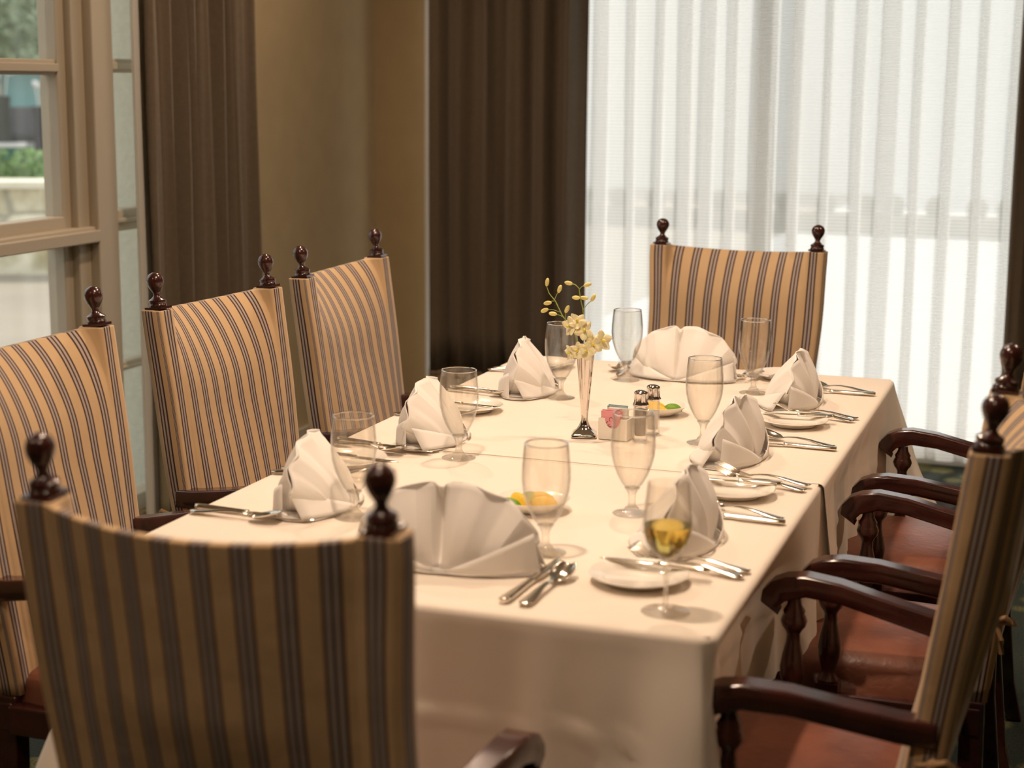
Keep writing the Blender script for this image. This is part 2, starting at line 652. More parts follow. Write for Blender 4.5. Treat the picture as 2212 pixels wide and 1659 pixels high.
downlight(-0.06, 0.42, 88, size=130, blend=0.8, lab='recessed downlight in ceiling above the vase')
downlight(-0.05, -1.00, 120, size=135, blend=0.8, lab='recessed downlight in ceiling above the near table')
downlight(-0.95, 1.00, 78, size=150, blend=0.8, lab='added unseen fill downlight in ceiling between vase and left window')  # fill lamp added to brighten the left chairs and walls
downlight(0.55, -2.35, 58, size=150, blend=1, lab='added unseen fill downlight in ceiling above the camera side')  # added fill for surfaces facing the camera: cloth front, near chair back
downlight(1.6, 0.9, 95, size=150, blend=0.8, lab='added unseen fill downlight in ceiling toward the right wall')  # extra lamp put in to lift the back wall and right chairs
downlight(-1.3, -2.6, 55, size=140, blend=1, lab='added unseen fill downlight in ceiling over the front left corner')  # unseen lamp added to raise the general room light
downlight(-1.50, 2.15, 40, size=155, blend=0.8, lab='added unseen fill downlight in ceiling near the two drapes')  # added to light the back wall strip and the drapes

# ------------------------------------------------------------------ curtains
def pleat_curve(L, wave, amp, seed, over=0.0, n=None):
    """plan curve (s along, d depth) of a hanging curtain"""
    rnd = random.Random(seed)
    n = n or int(L / wave * 14)
    ph = [rnd.uniform(-0.5, 0.5) for _ in range(64)]
    am = [rnd.uniform(0.65, 1.25) for _ in range(64)]
    out = []
    for i in range(n + 1):
        t = i / n
        k = t * L / wave
        ki = int(k)
        fr = k - ki
        a = am[ki % 64] * (1 - fr) + am[(ki + 1) % 64] * fr
        p = 2 * pi * k + 0.9 * (ph[ki % 64] * (1 - fr) + ph[(ki + 1) % 64] * fr)
        out.append((t * L + over * sin(2 * p) * 0.5, amp * a * sin(p) + 0.25 * amp * sin(2.3 * p + 1)))
    return out

def sheer_curve(L, wave, a, amp, seed):
    rnd = random.Random(seed)
    N = int(L / wave)
    ks = [0.0]
    for i in range(N):
        ks.append(ks[-1] + rnd.uniform(0.7, 1.3))
    tot = ks[-1]
    out = []
    for i in range(N):
        w_ = (ks[i + 1] - ks[i]) / tot * L
        s0 = ks[i] / tot * L
        am = rnd.uniform(0.7, 1.2)
        aa = a * rnd.uniform(0.75, 1.15)
        for j in range(22):
            p = 2 * pi * j / 22
            out.append((s0 + w_ * j / 22 + aa * sin(p), amp * am * cos(p) + 0.004 * sin(2 * p + seed)))
    out.append((L, amp))
    return out

def hang(name, curve, place, z0, z1, m, parent=None, flare=0.15, solid=0.002, nz=14, seed=0):
    V, F = [], []
    n = len(curve)
    for j in range(nz + 1):
        t = j / nz
        z = z0 + (z1 - z0) * t
        for i, (s, d) in enumerate(curve):
            wob = 0.006 * sin(3.1 * z + 0.7 * i + seed)
            V.append(place(s + wob * 0.6 * (1 - t), d * (1 + flare * (1 - t)) + wob * 0.5, z))
    for j in range(nz):
        for i in range(n - 1):
            F.append([j * n + i, j * n + i + 1, (j + 1) * n + i + 1, (j + 1) * n + i])
    o = mk(name, V, F, m, parent)
    if solid:
        mods(o, solid=solid)
    return o

# left drape on the left wall
cl = thing('drape', (0, 0, 0), 0, 'taupe floor length drape beside the left window, with olive lower panel', 'curtain', 'heavy taupe drapes')
c1 = pleat_curve(0.68, 0.082, 0.026, 3)
pl = lambda s, d, z: (-1.915 + d, 1.470 + s + 0.0 * z, z)
hang('drape_panel', c1, pl, 0.47, 2.68, DRAPE, cl, flare=0.25)
hang('lower_panel', c1, pl, 0.03, 0.455, HEMCLOTH, cl, flare=0.28, nz=5)
hang('seam_band', [(s, d * 1.03 + 0.002) for s, d in c1], pl, 0.452, 0.473, BAND, cl, flare=0.27, nz=1, solid=0.004)
V = [(-1.93 - 0.014, 1.335, 0.03), (-1.93, 1.332, 0.03), (-1.93 - 0.014, 1.335, 2.68), (-1.93, 1.332, 2.68)]
MB().box((-1.957, 1.448, 0.03), (-1.947, 2.12, 2.68)).build('lining', LINING, cl, smooth=False)
# middle drape on the back wall
cm = thing('drape', (0, 0, 0), 0, 'taupe floor length drape left of the sheer curtains, behind the vase', 'curtain', 'heavy taupe drapes')
c2 = pleat_curve(0.685, 0.118, 0.030, 8)
pm = lambda s, d, z: (-1.682 + s * (1.0 + 0.0 * z), 3.285 - d, z)
hang('drape_panel', c2, pm, 0.28, 2.68, DRAPE, cm, flare=0.2)
hang('lower_panel', c2, pm, 0.03, 0.268, HEMCLOTH, cm, flare=0.22, nz=4)
hang('seam_band', [(s, d * 1.03) for s, d in c2], pm, 0.265, 0.283, BAND, cm, flare=0.2, nz=1, solid=0.004)
# right drape
cr = thing('drape', (0, 0, 0), 0, 'taupe drape at the right edge of the sheer curtains', 'curtain', 'heavy taupe drapes')
c3 = pleat_curve(0.75, 0.12, 0.03, 13)
pr = lambda s, d, z: (0.685 + s, 3.285 - d, z)
hang('drape_panel', c3, pr, 0.33, 2.68, DRAPE, cr, flare=0.2)
hang('lower_panel', c3, pr, 0.03, 0.318, HEMCLOTH, cr, flare=0.22, nz=4)

# two sheers
sh1 = hang('sheer_curtain', sheer_curve(1.50, 0.112, 0.058, 0.016, 21), lambda s, d, z: (-1.735 + s, 3.385 - d, z), 0.03, 2.68, SHEER, solid=0, flare=0.1, nz=10)
tag(sh1, 'white sheer curtain panel nearer the middle drape, backlit by the window', 'curtain', 'white sheer panels')
sh2 = hang('sheer_curtain', sheer_curve(1.38, 0.112, 0.058, 0.016, 35), lambda s, d, z: (-0.33 + s, 3.425 - d, z), 0.03, 2.68, SHEER, solid=0, flare=0.1, nz=10)
tag(sh2, 'white sheer curtain panel behind the far chair, nearer the right drape', 'curtain', 'white sheer panels')

# curtain poles (above frame)
for a, b_, lab in (((-1.93, 1.0, 2.69), (-1.93, 2.3, 2.69), 'dark wooden curtain pole over the left drape'), ((-1.9, 3.33, 2.69), (1.6, 3.33, 2.69), 'dark wooden curtain pole over the sheer curtains')):
    o = MB().tube([a, b_], 0.014, 12).build('curtain_pole', WOOD)
    tag(o, lab, 'curtain pole')

# ------------------------------------------------------------------ tables
def table(y0, y1, lab):
    t = thing('dining_table', (0, (y0 + y1) / 2, 0), 0, lab, 'table', 'two tables pushed together')
    hy = (y1 - y0) / 2
    MB().box((-0.49, -hy, 0.725), (0.49, hy, 0.753)).build('tabletop', WOOD, t, smooth=False, bevel=0.004)
    MB().box((-0.2, -0.04, 0.02), (0.2, 0.04, 0.06)).box((-0.04, -0.2, 0.02), (0.04, 0.2, 0.06)).build('base', WOOD, t, smooth=False, bevel=0.008)
    MB().lathe([(0.05, 0.05), (0.04, 0.1), (0.045, 0.6), (0.08, 0.70), (0.12, 0.725)], 24).build('pedestal', WOOD, t)
    return t
table(-1.055, -0.055, 'table under the cream cloth nearest the camera')
table(-0.045, 1.055, 'table under the cream cloth nearest the sheer curtains')

def drape_cloth(name, x0, x1, yopen, yend, ztop, D, seed, push=(), flarec=0.10, label='', under=False):
    """tablecloth: flat top plus overhang on three sides (left, end, right)"""
    sg = 1 if yend > yopen else -1
    R = 0.03
    path = []       # (x, y, nx, ny, corner weight)
    L = abs(yend - yopen)
    def seg(ax, ay, bx, by, nx, ny, n):
        for i in range(n):
            t = i / n
            path.append([ax + (bx - ax) * t, ay + (by - ay) * t, nx, ny])
    seg(x0, yopen, x0, yend - sg * R, -1, 0, 60)
    for i in range(10):
        a = pi - (pi / 2) * i / 10
        path.append([x0 + R + R * cos(a), yend - sg * R + sg * R * sin(a), cos(a), sg * sin(a)])
    seg(x0 + R, yend, x1 - R, yend, 0, sg, 60)
    for i in range(10):
        a = pi / 2 - (pi / 2) * i / 10
        path.append([x1 - R + R * cos(a), yend - sg * R + sg * R * sin(a), cos(a), sg * sin(a)])
    seg(x1, yend - sg * R, x1, yopen, 1, 0, 60)
    path.append([x1, yopen, 1, 0])
    n = len(path)
    cx, cy = (x0 + x1) / 2, (yopen + yend) / 2
    corners = [Vector((x0, yend)), Vector((x1, yend))]
    opens = [Vector((x0, yopen)), Vector((x1, yopen))]
    V, F = [], []
    nd = 26
    rr = 0.011
    for i, (x, y, nx, ny) in enumerate(path):
        p = Vector((x, y))
        dc = min((p - c).length for c in corners)
        do = min((p - c).length for c in opens)
        wc = exp(-(dc / 0.13) ** 2)
        wo_ = exp(-(do / 0.10) ** 2)
        drop = D + 0.10 * exp(-(dc / 0.16) ** 2) + 0.07 * exp(-(do / 0.12) ** 2)
        for j in range(nd + 1):
            t = j / nd
            if j == 0:
                off = -rr - 0.012
                z = ztop
            elif j <= 5:
                a = (pi / 2) * (j - 1) / 4
                off = rr * sin(a) - rr
                z = ztop - rr + rr * cos(a)
            else:
                q = (j - 5) / (nd - 5)
                z = ztop - rr - (drop - rr) * q
                dd = drop * q
                fold = 0.010 * sin(p.x * 31 + p.y * 37 + seed) + 0.006 * sin(p.x * 67 - p.y * 71 + 2 * seed)
                off = q * (0.012 + 0.9 * fold) + wc * flarec * q ** 1.15 * 0.9 + 0.030 * wc * sin(9 * q) * q * 0.3
                off += wo_ * 0.030 * q
                off += 0.006 * exp(-((dd - 0.155) / 0.004) ** 2) * (1 - wc)
                for (pa, pb, side, amt) in push:
                    if (nx * side) > 0.5 and pa - 0.2 < y < pb + 0.2:
                        w = 1 / (1 + exp(-(y - pa) / 0.035)) * 1 / (1 + exp((y - pb) / 0.035))
                        off -= amt * w * min(1, dd / 0.09)
            V.append((x + nx * off, y + ny * off, z))
    for i in range(n - 1):
        for j in range(nd):
            F.append([i * (nd + 1) + j, i * (nd + 1) + j + 1, (i + 1) * (nd + 1) + j + 1, (i + 1) * (nd + 1) + j])
    # top as a grid bound to the perimeter's inner ring
    base = len(V)
    nx_, ny_ = 40, 44
    for j in range(ny_ + 1):
        for i in range(nx_ + 1):
            x = x0 + rr + (x1 - x0 - 2 * rr) * i / nx_
            y = yopen + (yend - sg * rr - yopen) * (j / ny_) ** 1.8
            z = ztop - 0.00004
            if under:
                z += 0.0030 * exp(-((abs(y - yopen) - 0.016) / 0.010) ** 2) + 0.0016 * exp(-((abs(y - yopen) - 0.075) / 0.020) ** 2)
            z += 0.0009 * mn.noise(Vector((x * 4 + seed, y * 4, 0)))
            for cxp in (x0 + (x1 - x0) * 0.335, x0 + (x1 - x0) * 0.89):
                z += 0.0011 * exp(-((x - cxp) / 0.006) ** 2)
            edge = min(abs(x - x0), abs(x - x1), abs(y - yend))
            V.append((x, y, z if edge > 0.03 else ztop - 0.00004))
    for j in range(ny_):
        for i in range(nx_):
            a = base + j * (nx_ + 1) + i
            F.append([a, a + 1, a + nx_ + 2, a + nx_ + 1])
    # rolled open hem so that the cloth edge has a visible body
    k = len(V)
    for i in range(nx_ + 1):
        x = x0 + rr + (x1 - x0 - 2 * rr) * i / nx_
        w = 0.004 * sin(x * 7 + seed)
        V.append((x, yopen - sg * 0.003, ztop - 0.0008))
        V.append((x, yopen - sg * 0.006, ztop - 0.0032))
    for i in range(nx_):
        F.append([base + i, base + i + 1, k + 2 * (i + 1), k + 2 * i])
        F.append([k + 2 * i, k + 2 * (i + 1), k + 2 * (i + 1) + 1, k + 2 * i + 1])
    o = mk(name, V, F, LINEN)
    tag(o, label, 'tablecloth', 'cream tablecloths')
    return o

drape_cloth('tablecloth', -0.502, 0.512, 0.02, -1.069, 0.7595, 0.30, 1.3, push=((-1.02, -0.36, 1, 0.075),), label='cream tablecloth over the nearer table, hanging down in front')
drape_cloth('tablecloth', -0.503, 0.518, -0.135, 1.067, 0.7622, 0.30, 4.1, flarec=0.15, push=((-0.02, 0.75, 1, 0.03),), label='cream tablecloth over the farther table, its hem lapping the nearer cloth', under=True)

def TZ(y):
    return 0.7632 if y > -0.14 else 0.7606

# ------------------------------------------------------------------ dining armchair
def yb(z):
    return -0.22 - (z - 0.45) * 0.13

FIN = [(0.0, 0), (0.0195, 0.0), (0.0195, 0.004), (0.0175, 0.006), (0.019, 0.010), (0.0185, 0.014), (0.012, 0.018), (0.0075, 0.023), (0.0068, 0.027),
       (0.0095, 0.032), (0.0145, 0.040), (0.0178, 0.048), (0.0186, 0.0545), (0.0172, 0.061), (0.0128, 0.0675), (0.006, 0.0713), (0.0003, 0.0725)]
SPIN = [(0.016, 0.0), (0.018, 0.006), (0.014, 0.012), (0.011, 0.018), (0.013, 0.026), (0.0185, 0.045), (0.0195, 0.058), (0.016, 0.078), (0.0115, 0.096),
        (0.0105, 0.108), (0.0135, 0.114), (0.0185, 0.120), (0.021, 0.128), (0.0185, 0.135), (0.0165, 0.138), (0.0175, 0.143), (0.012, 0.152), (0.010, 0.162)]

def make_chair(label, group):
    t = thing('dining_armchair', (0, 0, 0), 0, label, 'chair', group)
    # slipcover: one closed skin round the padded back and both posts
    ztop, hw, hx = 1.030, 0.224, 0.251
    XN = [2 * q_ - 1 for q_ in sorted(set([0, 0.012, 0.04, 0.07, 0.087, 0.092, 0.097, 0.102] + [0.102 + (0.898 - 0.102) * k_ / 32 for k_ in range(1, 32)] + [0.898, 0.903, 0.908, 0.913, 0.93, 0.96, 0.988, 1.0]))]
    NQ, nx, ns = 40, len(XN) - 1, 5
    V, F, U = [], [], []
    def sm(a_, b_, x_):
        q_ = max(0.0, min(1.0, (x_ - a_) / (b_ - a_)))
        return q_ * q_ * (3 - 2 * q_)
    for j in range(NQ + 1):
        qq = 1 - (1 - j / NQ) ** 1.7
        loop = []
        for i in range(nx + 1):
            loop.append(('b', -XN[i]))
        for i in range(1, ns):
            loop.append(('l', i / ns))
        for i in range(nx + 1):
            loop.append(('f', XN[i]))
        for i in range(1, ns):
            loop.append(('r', i / ns))
        loop.append(('b', 1.0))
        for kind, q in loop:
            xn = q if kind in 'bf' else (-1 if kind == 'l' else 1)
            x = xn * hx
            mid = 1 - sm(0.2005, 0.2070, abs(x))
            g = max(0.0, 1 - (x / 0.205) ** 2)
            top = ztop - 0.011 * g - 0.003 * mid
            z = 0.44 + (top - 0.44) * qq
            d = top - z
            tp = 0.93 + 0.07 * min(1, max(0, (z - 0.45) / 0.55))
            yc = yb(z)
            bow = -0.042 * g * min(1, max(0, (z - 0.5) / 0.3))
            yB = yc - 0.024 + bow + 0.004 * sin(9 * z + 4 * xn) * (1 - mid)
            yF = yc + 0.024 + bow * 0.6 + (0.020 * g ** 0.6) * sm(0.0, 0.16, d)
            yF -= mid * (yF - yB - 0.010) * exp(-d / 0.050)
            side = 1.0
            if kind == 'b':
                y = yB
                u = x
            elif kind == 'f':
                y = yF
                u = x
            elif kind == 'l':
                y = yB + (yF - yB) * q
                u = x - 0.060 * q
                x -= 0.004 * sin(pi * q)
            else:
                y = yF + (yB - yF) * q
                u = x + 0.060 * (1 - q)
                x += 0.004 * sin(pi * q)
            wv = 0.0022 * sin(17 * z + 3 * xn) * (1 if abs(xn) > 0.9 else 0.3)
            V.append(((x + wv) * tp, y, z))
            U.append((u, z))
    m_ = len(loop)
    for j in range(NQ):
        for i in range(m_ - 1):
            F.append([j * m_ + i, (j + 1) * m_ + i, (j + 1) * m_ + i + 1, j * m_ + i + 1])
    # close the top: back column i against front column nx - i
    o_ = NQ * m_
    fs = nx + ns
    for i in range(nx):
        F.append([o_ + i, o_ + fs + nx - i, o_ + fs + nx - i - 1, o_ + i + 1])
    cov = mk('slipcover', V, F, STRIPE, t, uvs=U)
    md = cov.modifiers.new('thick', 'SOLIDIFY')
    md.thickness = 0.003
    md.offset = 0
    for s in (-1, 1):
        z = ztop + 0.003
        base = MB()
        base.box((-0.0205, -0.0205, 0), (0.0205, 0.0205, 0.005))
        base.lathe([(r, zz + 0.005) for r, zz in FIN[1:]], 24)
        base.build('finial', WOOD, t, loc=(s * (hw + 0.002), yb(z) + 0.002, z - 0.001), rot=(radians(6), 0, 0))
    # seat
    def seatf(u, v):
        x = (-1 + 2 * u)
        y = (-1 + 2 * v)
        sx = abs(x) ** 4
        sy = abs(y) ** 4
        r = max(0, 1 - max(abs(x), abs(y)) ** 6)
        k = 1 - 0.10 * (sx * sy)
        wx = 0.235 + 0.02 * (y + 1) / 2
        return (x * wx * k, 0.0 + y * 0.245 * k, 0.425 + 0.062 * (1 - (x * x) ** 3) ** 0.4 * (1 - (y * y) ** 3) ** 0.4 + 0.012 * (1 - x * x) * (1 - y * y))
    b = MB()
    b.grid(seatf, 28, 28)
    b.grid(lambda u, v: ((-1 + 2 * u) * 0.24, (-1 + 2 * v) * 0.24, 0.424), 2, 2)
    b.build('seat_cushion', LEATHER, t)
    fr = MB()
    fr.box((-0.245, -0.235, 0.375), (0.245, -0.205, 0.428))
    fr.box((-0.255, 0.205, 0.375), (0.255, 0.24, 0.428))
    fr.box((-0.258, -0.205, 0.375), (-0.225, 0.205, 0.428))
    fr.box((0.225, -0.205, 0.375), (0.258, 0.205, 0.428))
    fr.build('seat_frame', WOOD, t, smooth=False, bevel=0.004)
    for s in (-1, 1):
        # rear leg
        V = []
        for z, y, w in ((0.44, yb(0.44), 0.021), (0.3, -0.222, 0.021), (0.1, -0.245, 0.019), (0.0, -0.27, 0.017)):
            cx = s * 0.222
            V += [(cx - w, y - w, z), (cx + w, y - w, z), (cx + w, y + w, z), (cx - w, y + w, z)]
        F = [[0, 1, 2, 3][::1], [15, 14, 13, 12]]
        for j in range(3):
            for a in range(4):
                b_ = (a + 1) % 4
                F.append([j * 4 + a, (j + 1) * 4 + a, (j + 1) * 4 + b_, j * 4 + b_])
        lg = mk('leg', V, F, WOOD, t, smooth=False)
        mods(lg, bevel=0.004, smooth=False)
        # turned front leg
        MB().lathe([(0.010, 0), (0.016, 0.01), (0.012, 0.03), (0.018, 0.10), (0.022, 0.22), (0.018, 0.28), (0.024, 0.30), (0.020, 0.32), (0.026, 0.34), (0.026, 0.378)], 20, s * 0.235, 0.215).build('leg', WOOD, t)
        # arm
        pts = [(-0.252, 0.650, 0.0), (-0.20, 0.655, 0.1), (-0.12, 0.669, 0.3), (-0.05, 0.683, 0.5), (0.01, 0.688, 0.7), (0.045, 0.683, 0.85), (0.068, 0.673, 0.95), (0.083, 0.657, 1.0), (0.085, 0.640, 1.0)]
        hts = [0.040, 0.038, 0.036, 0.036, 0.038, 0.044, 0.046, 0.040, 0.026]
        V = []
        for (y, z, tt), h in zip(pts, hts):
            cx = s * (0.228 + 0.042 * min(1, (y + 0.25) / 0.25))
            hw_ = 0.021 + 0.004 * tt
            sec = [(-1, -0.8), (-0.8, -1), (0.8, -1), (1, -0.8), (1, -0.15), (0.85, 0), (-0.85, 0), (-1, -0.15)]
            for a, c in sec:
                V.append((cx + a * hw_, y, z + c * h))
        # tip sections: pull lower side back to make the scroll
        m_ = 8
        for j in (6, 7, 8):
            for a in range(m_):
                x, y, z = V[j * m_ + a]
                if a in (0, 1, 2, 3):
                    V[j * m_ + a] = (x, y - (0.012, 0.022, 0.03)[j - 6], z + (0.0, 0.004, 0.0)[j - 6])
        F = []
        nn = len(pts)
        for j in range(nn - 1):
            for a in range(m_):
                b_ = (a + 1) % m_
                F.append([j * m_ + a, j * m_ + b_, (j + 1) * m_ + b_, (j + 1) * m_ + a])
        F.append(list(range(m_))[::-1])
        F.append([(nn - 1) * m_ + a for a in range(m_)])
        arm = mk('arm', V, F, WOOD, t)
        mods(arm, bevel=0.003)
        MB().lathe([(r * 1.08, 0.452 + z * 1.18) for r, z in SPIN], 24, s * 0.268, 0.030).box((s * 0.268 - 0.02, 0.01, 0.40), (s * 0.268 + 0.02, 0.05, 0.455)).build('arm_support', WOOD, t)
        # fabric tie where the cover closes behind the arm
        b = MB()
        kx, ky, kz = s * 0.262, yb(0.60) - 0.01, 0.598
        b.tube([(kx, ky, kz), (kx + s * 0.014, ky - 0.018, kz + 0.012), (kx + s * 0.010, ky - 0.034, kz + 0.002), (kx, ky, kz)], 0.005, 8)
        b.tube([(kx, ky, kz), (kx + s * 0.010, ky + 0.012, kz - 0.014), (kx + s * 0.004, ky + 0.022, kz - 0.002), (kx, ky, kz)], 0.005, 8)
        b.tube([(kx, ky, kz), (kx + s * 0.01, ky - 0.012, kz - 0.03), (kx + s * 0.006, ky - 0.014, kz - 0.055)], 0.005, 8)
        b.sphere((kx, ky, kz), 0.009, 0.009, 0.009)
        tie = b.build('fabric_tie', mat('striped_tie_fabric', (0.33, 0.20, 0.10), 0.8), t)
    return t

GCH = 'striped dining armchairs around the table'
ch = make_chair('striped armchair seen from behind at the near end of the table, closest to the camera', GCH)
ch.location = (0.052, -1.328, 0)
ch.scale = (0.935, 1, 1)
CH = {}
def place_chair(x, y, deg, lab, scale=None):
    return dup(ch, (x, y, 0), radians(deg), lab, scale=scale)
place_chair(-0.030, 1.298, 176, 'striped armchair at the far end of the table, in front of the sheer curtains', (1.04, 1, 1))
place_chair(-0.562, -0.668, -90, 'striped armchair on the left nearest the camera, cut off by the photo edge')
place_chair(-0.560, -0.022, -95, 'striped armchair in the middle of the left side, before the left drape')
place_chair(-0.568, 0.690, -87, 'striped armchair on the left side farthest from the camera, before the bare wall', (1.12, 1, 1))
place_chair(0.555, -0.747, 90, 'striped armchair on the right side nearest the camera, turned side on', (1.0, 1, 1))
place_chair(0.600, -0.100, 90, 'striped armchair on the right side, middle one, mostly hidden behind the nearest')
place_chair(0.600, 0.560, 90, 'striped armchair on the right side nearest the sheer curtains, showing arms and seat')

# ------------------------------------------------------------------ glassware
def goblet():
    t = thing('water_goblet', (0, 0, 0), 0, '', 'glass')
    outer = [(0.0048, 0.043), (0.0120, 0.047), (0.0190, 0.055), (0.0270, 0.070), (0.0335, 0.087), (0.0380, 0.105), (0.0396, 0.122), (0.0392, 0.140), (0.0375, 0.160), (0.0352, 0.180)]
    inner = [(max(r - 0.0016, 0.0002), z + (0.002 if i == 0 else 0.0004)) for i, (r, z) in enumerate(outer)]
    prof = [(0.0004, 0.043)] + outer + [(0.0344, 0.1807)] + inner[::-1][1:] + [(0.0004, 0.0475)]
    MB().lathe(prof, 48, cap=False).build('bowl', GLASS, t)
    # thick rounded rim
    b = MB()
    b.tube([(0.0347 * cos(a), 0.0347 * sin(a), 0.1802) for a in [2 * pi * i / 48 for i in range(49)]], 0.0011, 8, cap=False)
    b.build('rim', SOLID, t)
    st = [(0.0335, 0.0002), (0.0342, 0.0012), (0.0335, 0.0022), (0.026, 0.0042), (0.016, 0.0062), (0.0125, 0.009), (0.0118, 0.0115), (0.0080, 0.0145), (0.0066, 0.020), (0.0062, 0.028), (0.0072, 0.036), (0.0105, 0.0425), (0.0142, 0.0470), (0.010, 0.0485), (0.0005, 0.0490)]
    MB().lathe([(0.0005, 0.0002)] + st, 48, cap=False).build('stem_and_foot', STEMGL, t)
    return t

g0 = goblet()
GOB = [(-0.213, -0.665, 'empty water goblet on the left nearest the camera, beside the pale fan napkin'),
       (-0.208, -0.175, 'empty water goblet on the left side, second from the camera'),
       (-0.207, 0.499, 'empty water goblet just left of the silver vase, against the dark drape'),
       (-0.123, 0.785, 'empty water goblet just right of the orchids, against the sheer curtain'),
       (0.213, 0.731, 'empty water goblet in front of the far striped chair back'),
       (0.223, 0.132, 'empty water goblet to the right of the farther lemon dish'),
       (0.231, -0.467, 'empty water goblet directly in front of the sugar caddy and shakers'),
       (0.165, -0.754, 'empty water goblet in front of the nearer lemon dish')]
for i, (x, y, lab) in enumerate(GOB):
    if i == 0:
        g0.location = (x, y, TZ(y))
        g0['label'] = lab
        g0['group'] = 'water goblets on the table'
    else:
        dup(g0, (x, y, TZ(y)), 0.3 * i, lab)

wg = thing('wine_glass', (0.419, -0.976, TZ(-1)), 0, 'stemmed glass of white wine on the near right corner of the table', 'glass')
outer = [(0.0038, 0.078), (0.012, 0.081), (0.022, 0.090), (0.0300, 0.103), (0.0345, 0.118), (0.0352, 0.130), (0.0345, 0.145), (0.0322, 0.166), (0.0295, 0.190)]
inner = [(max(r - 0.0012, 0.0003), z + 0.0006) for r, z in outer]
MB().lathe([(0.0004, 0.078)] + outer + [(0.0288, 0.1905)] + inner[::-1][1:] + [(0.0004, 0.0795)], 48, cap=False).build('bowl', GLASS, wg)
MB().lathe([(0.0005, 0.0002), (0.0352, 0.0002), (0.0356, 0.0010), (0.030, 0.0022), (0.014, 0.0040), (0.0060, 0.0075), (0.0040, 0.013), (0.0036, 0.040), (0.0038, 0.070), (0.0062, 0.0765), (0.011, 0.0805), (0.0005, 0.0808)], 40, cap=False).build('stem_and_foot', STEMGL, wg)
wl = [(0.0003, 0.0812), (0.010, 0.0825), (0.0205, 0.0915), (0.0286, 0.104), (0.0331, 0.118), (0.0338, 0.1285), (0.0003, 0.1286)]
MB().lathe(wl, 48, cap=False).build('white_wine', WINE, wg)

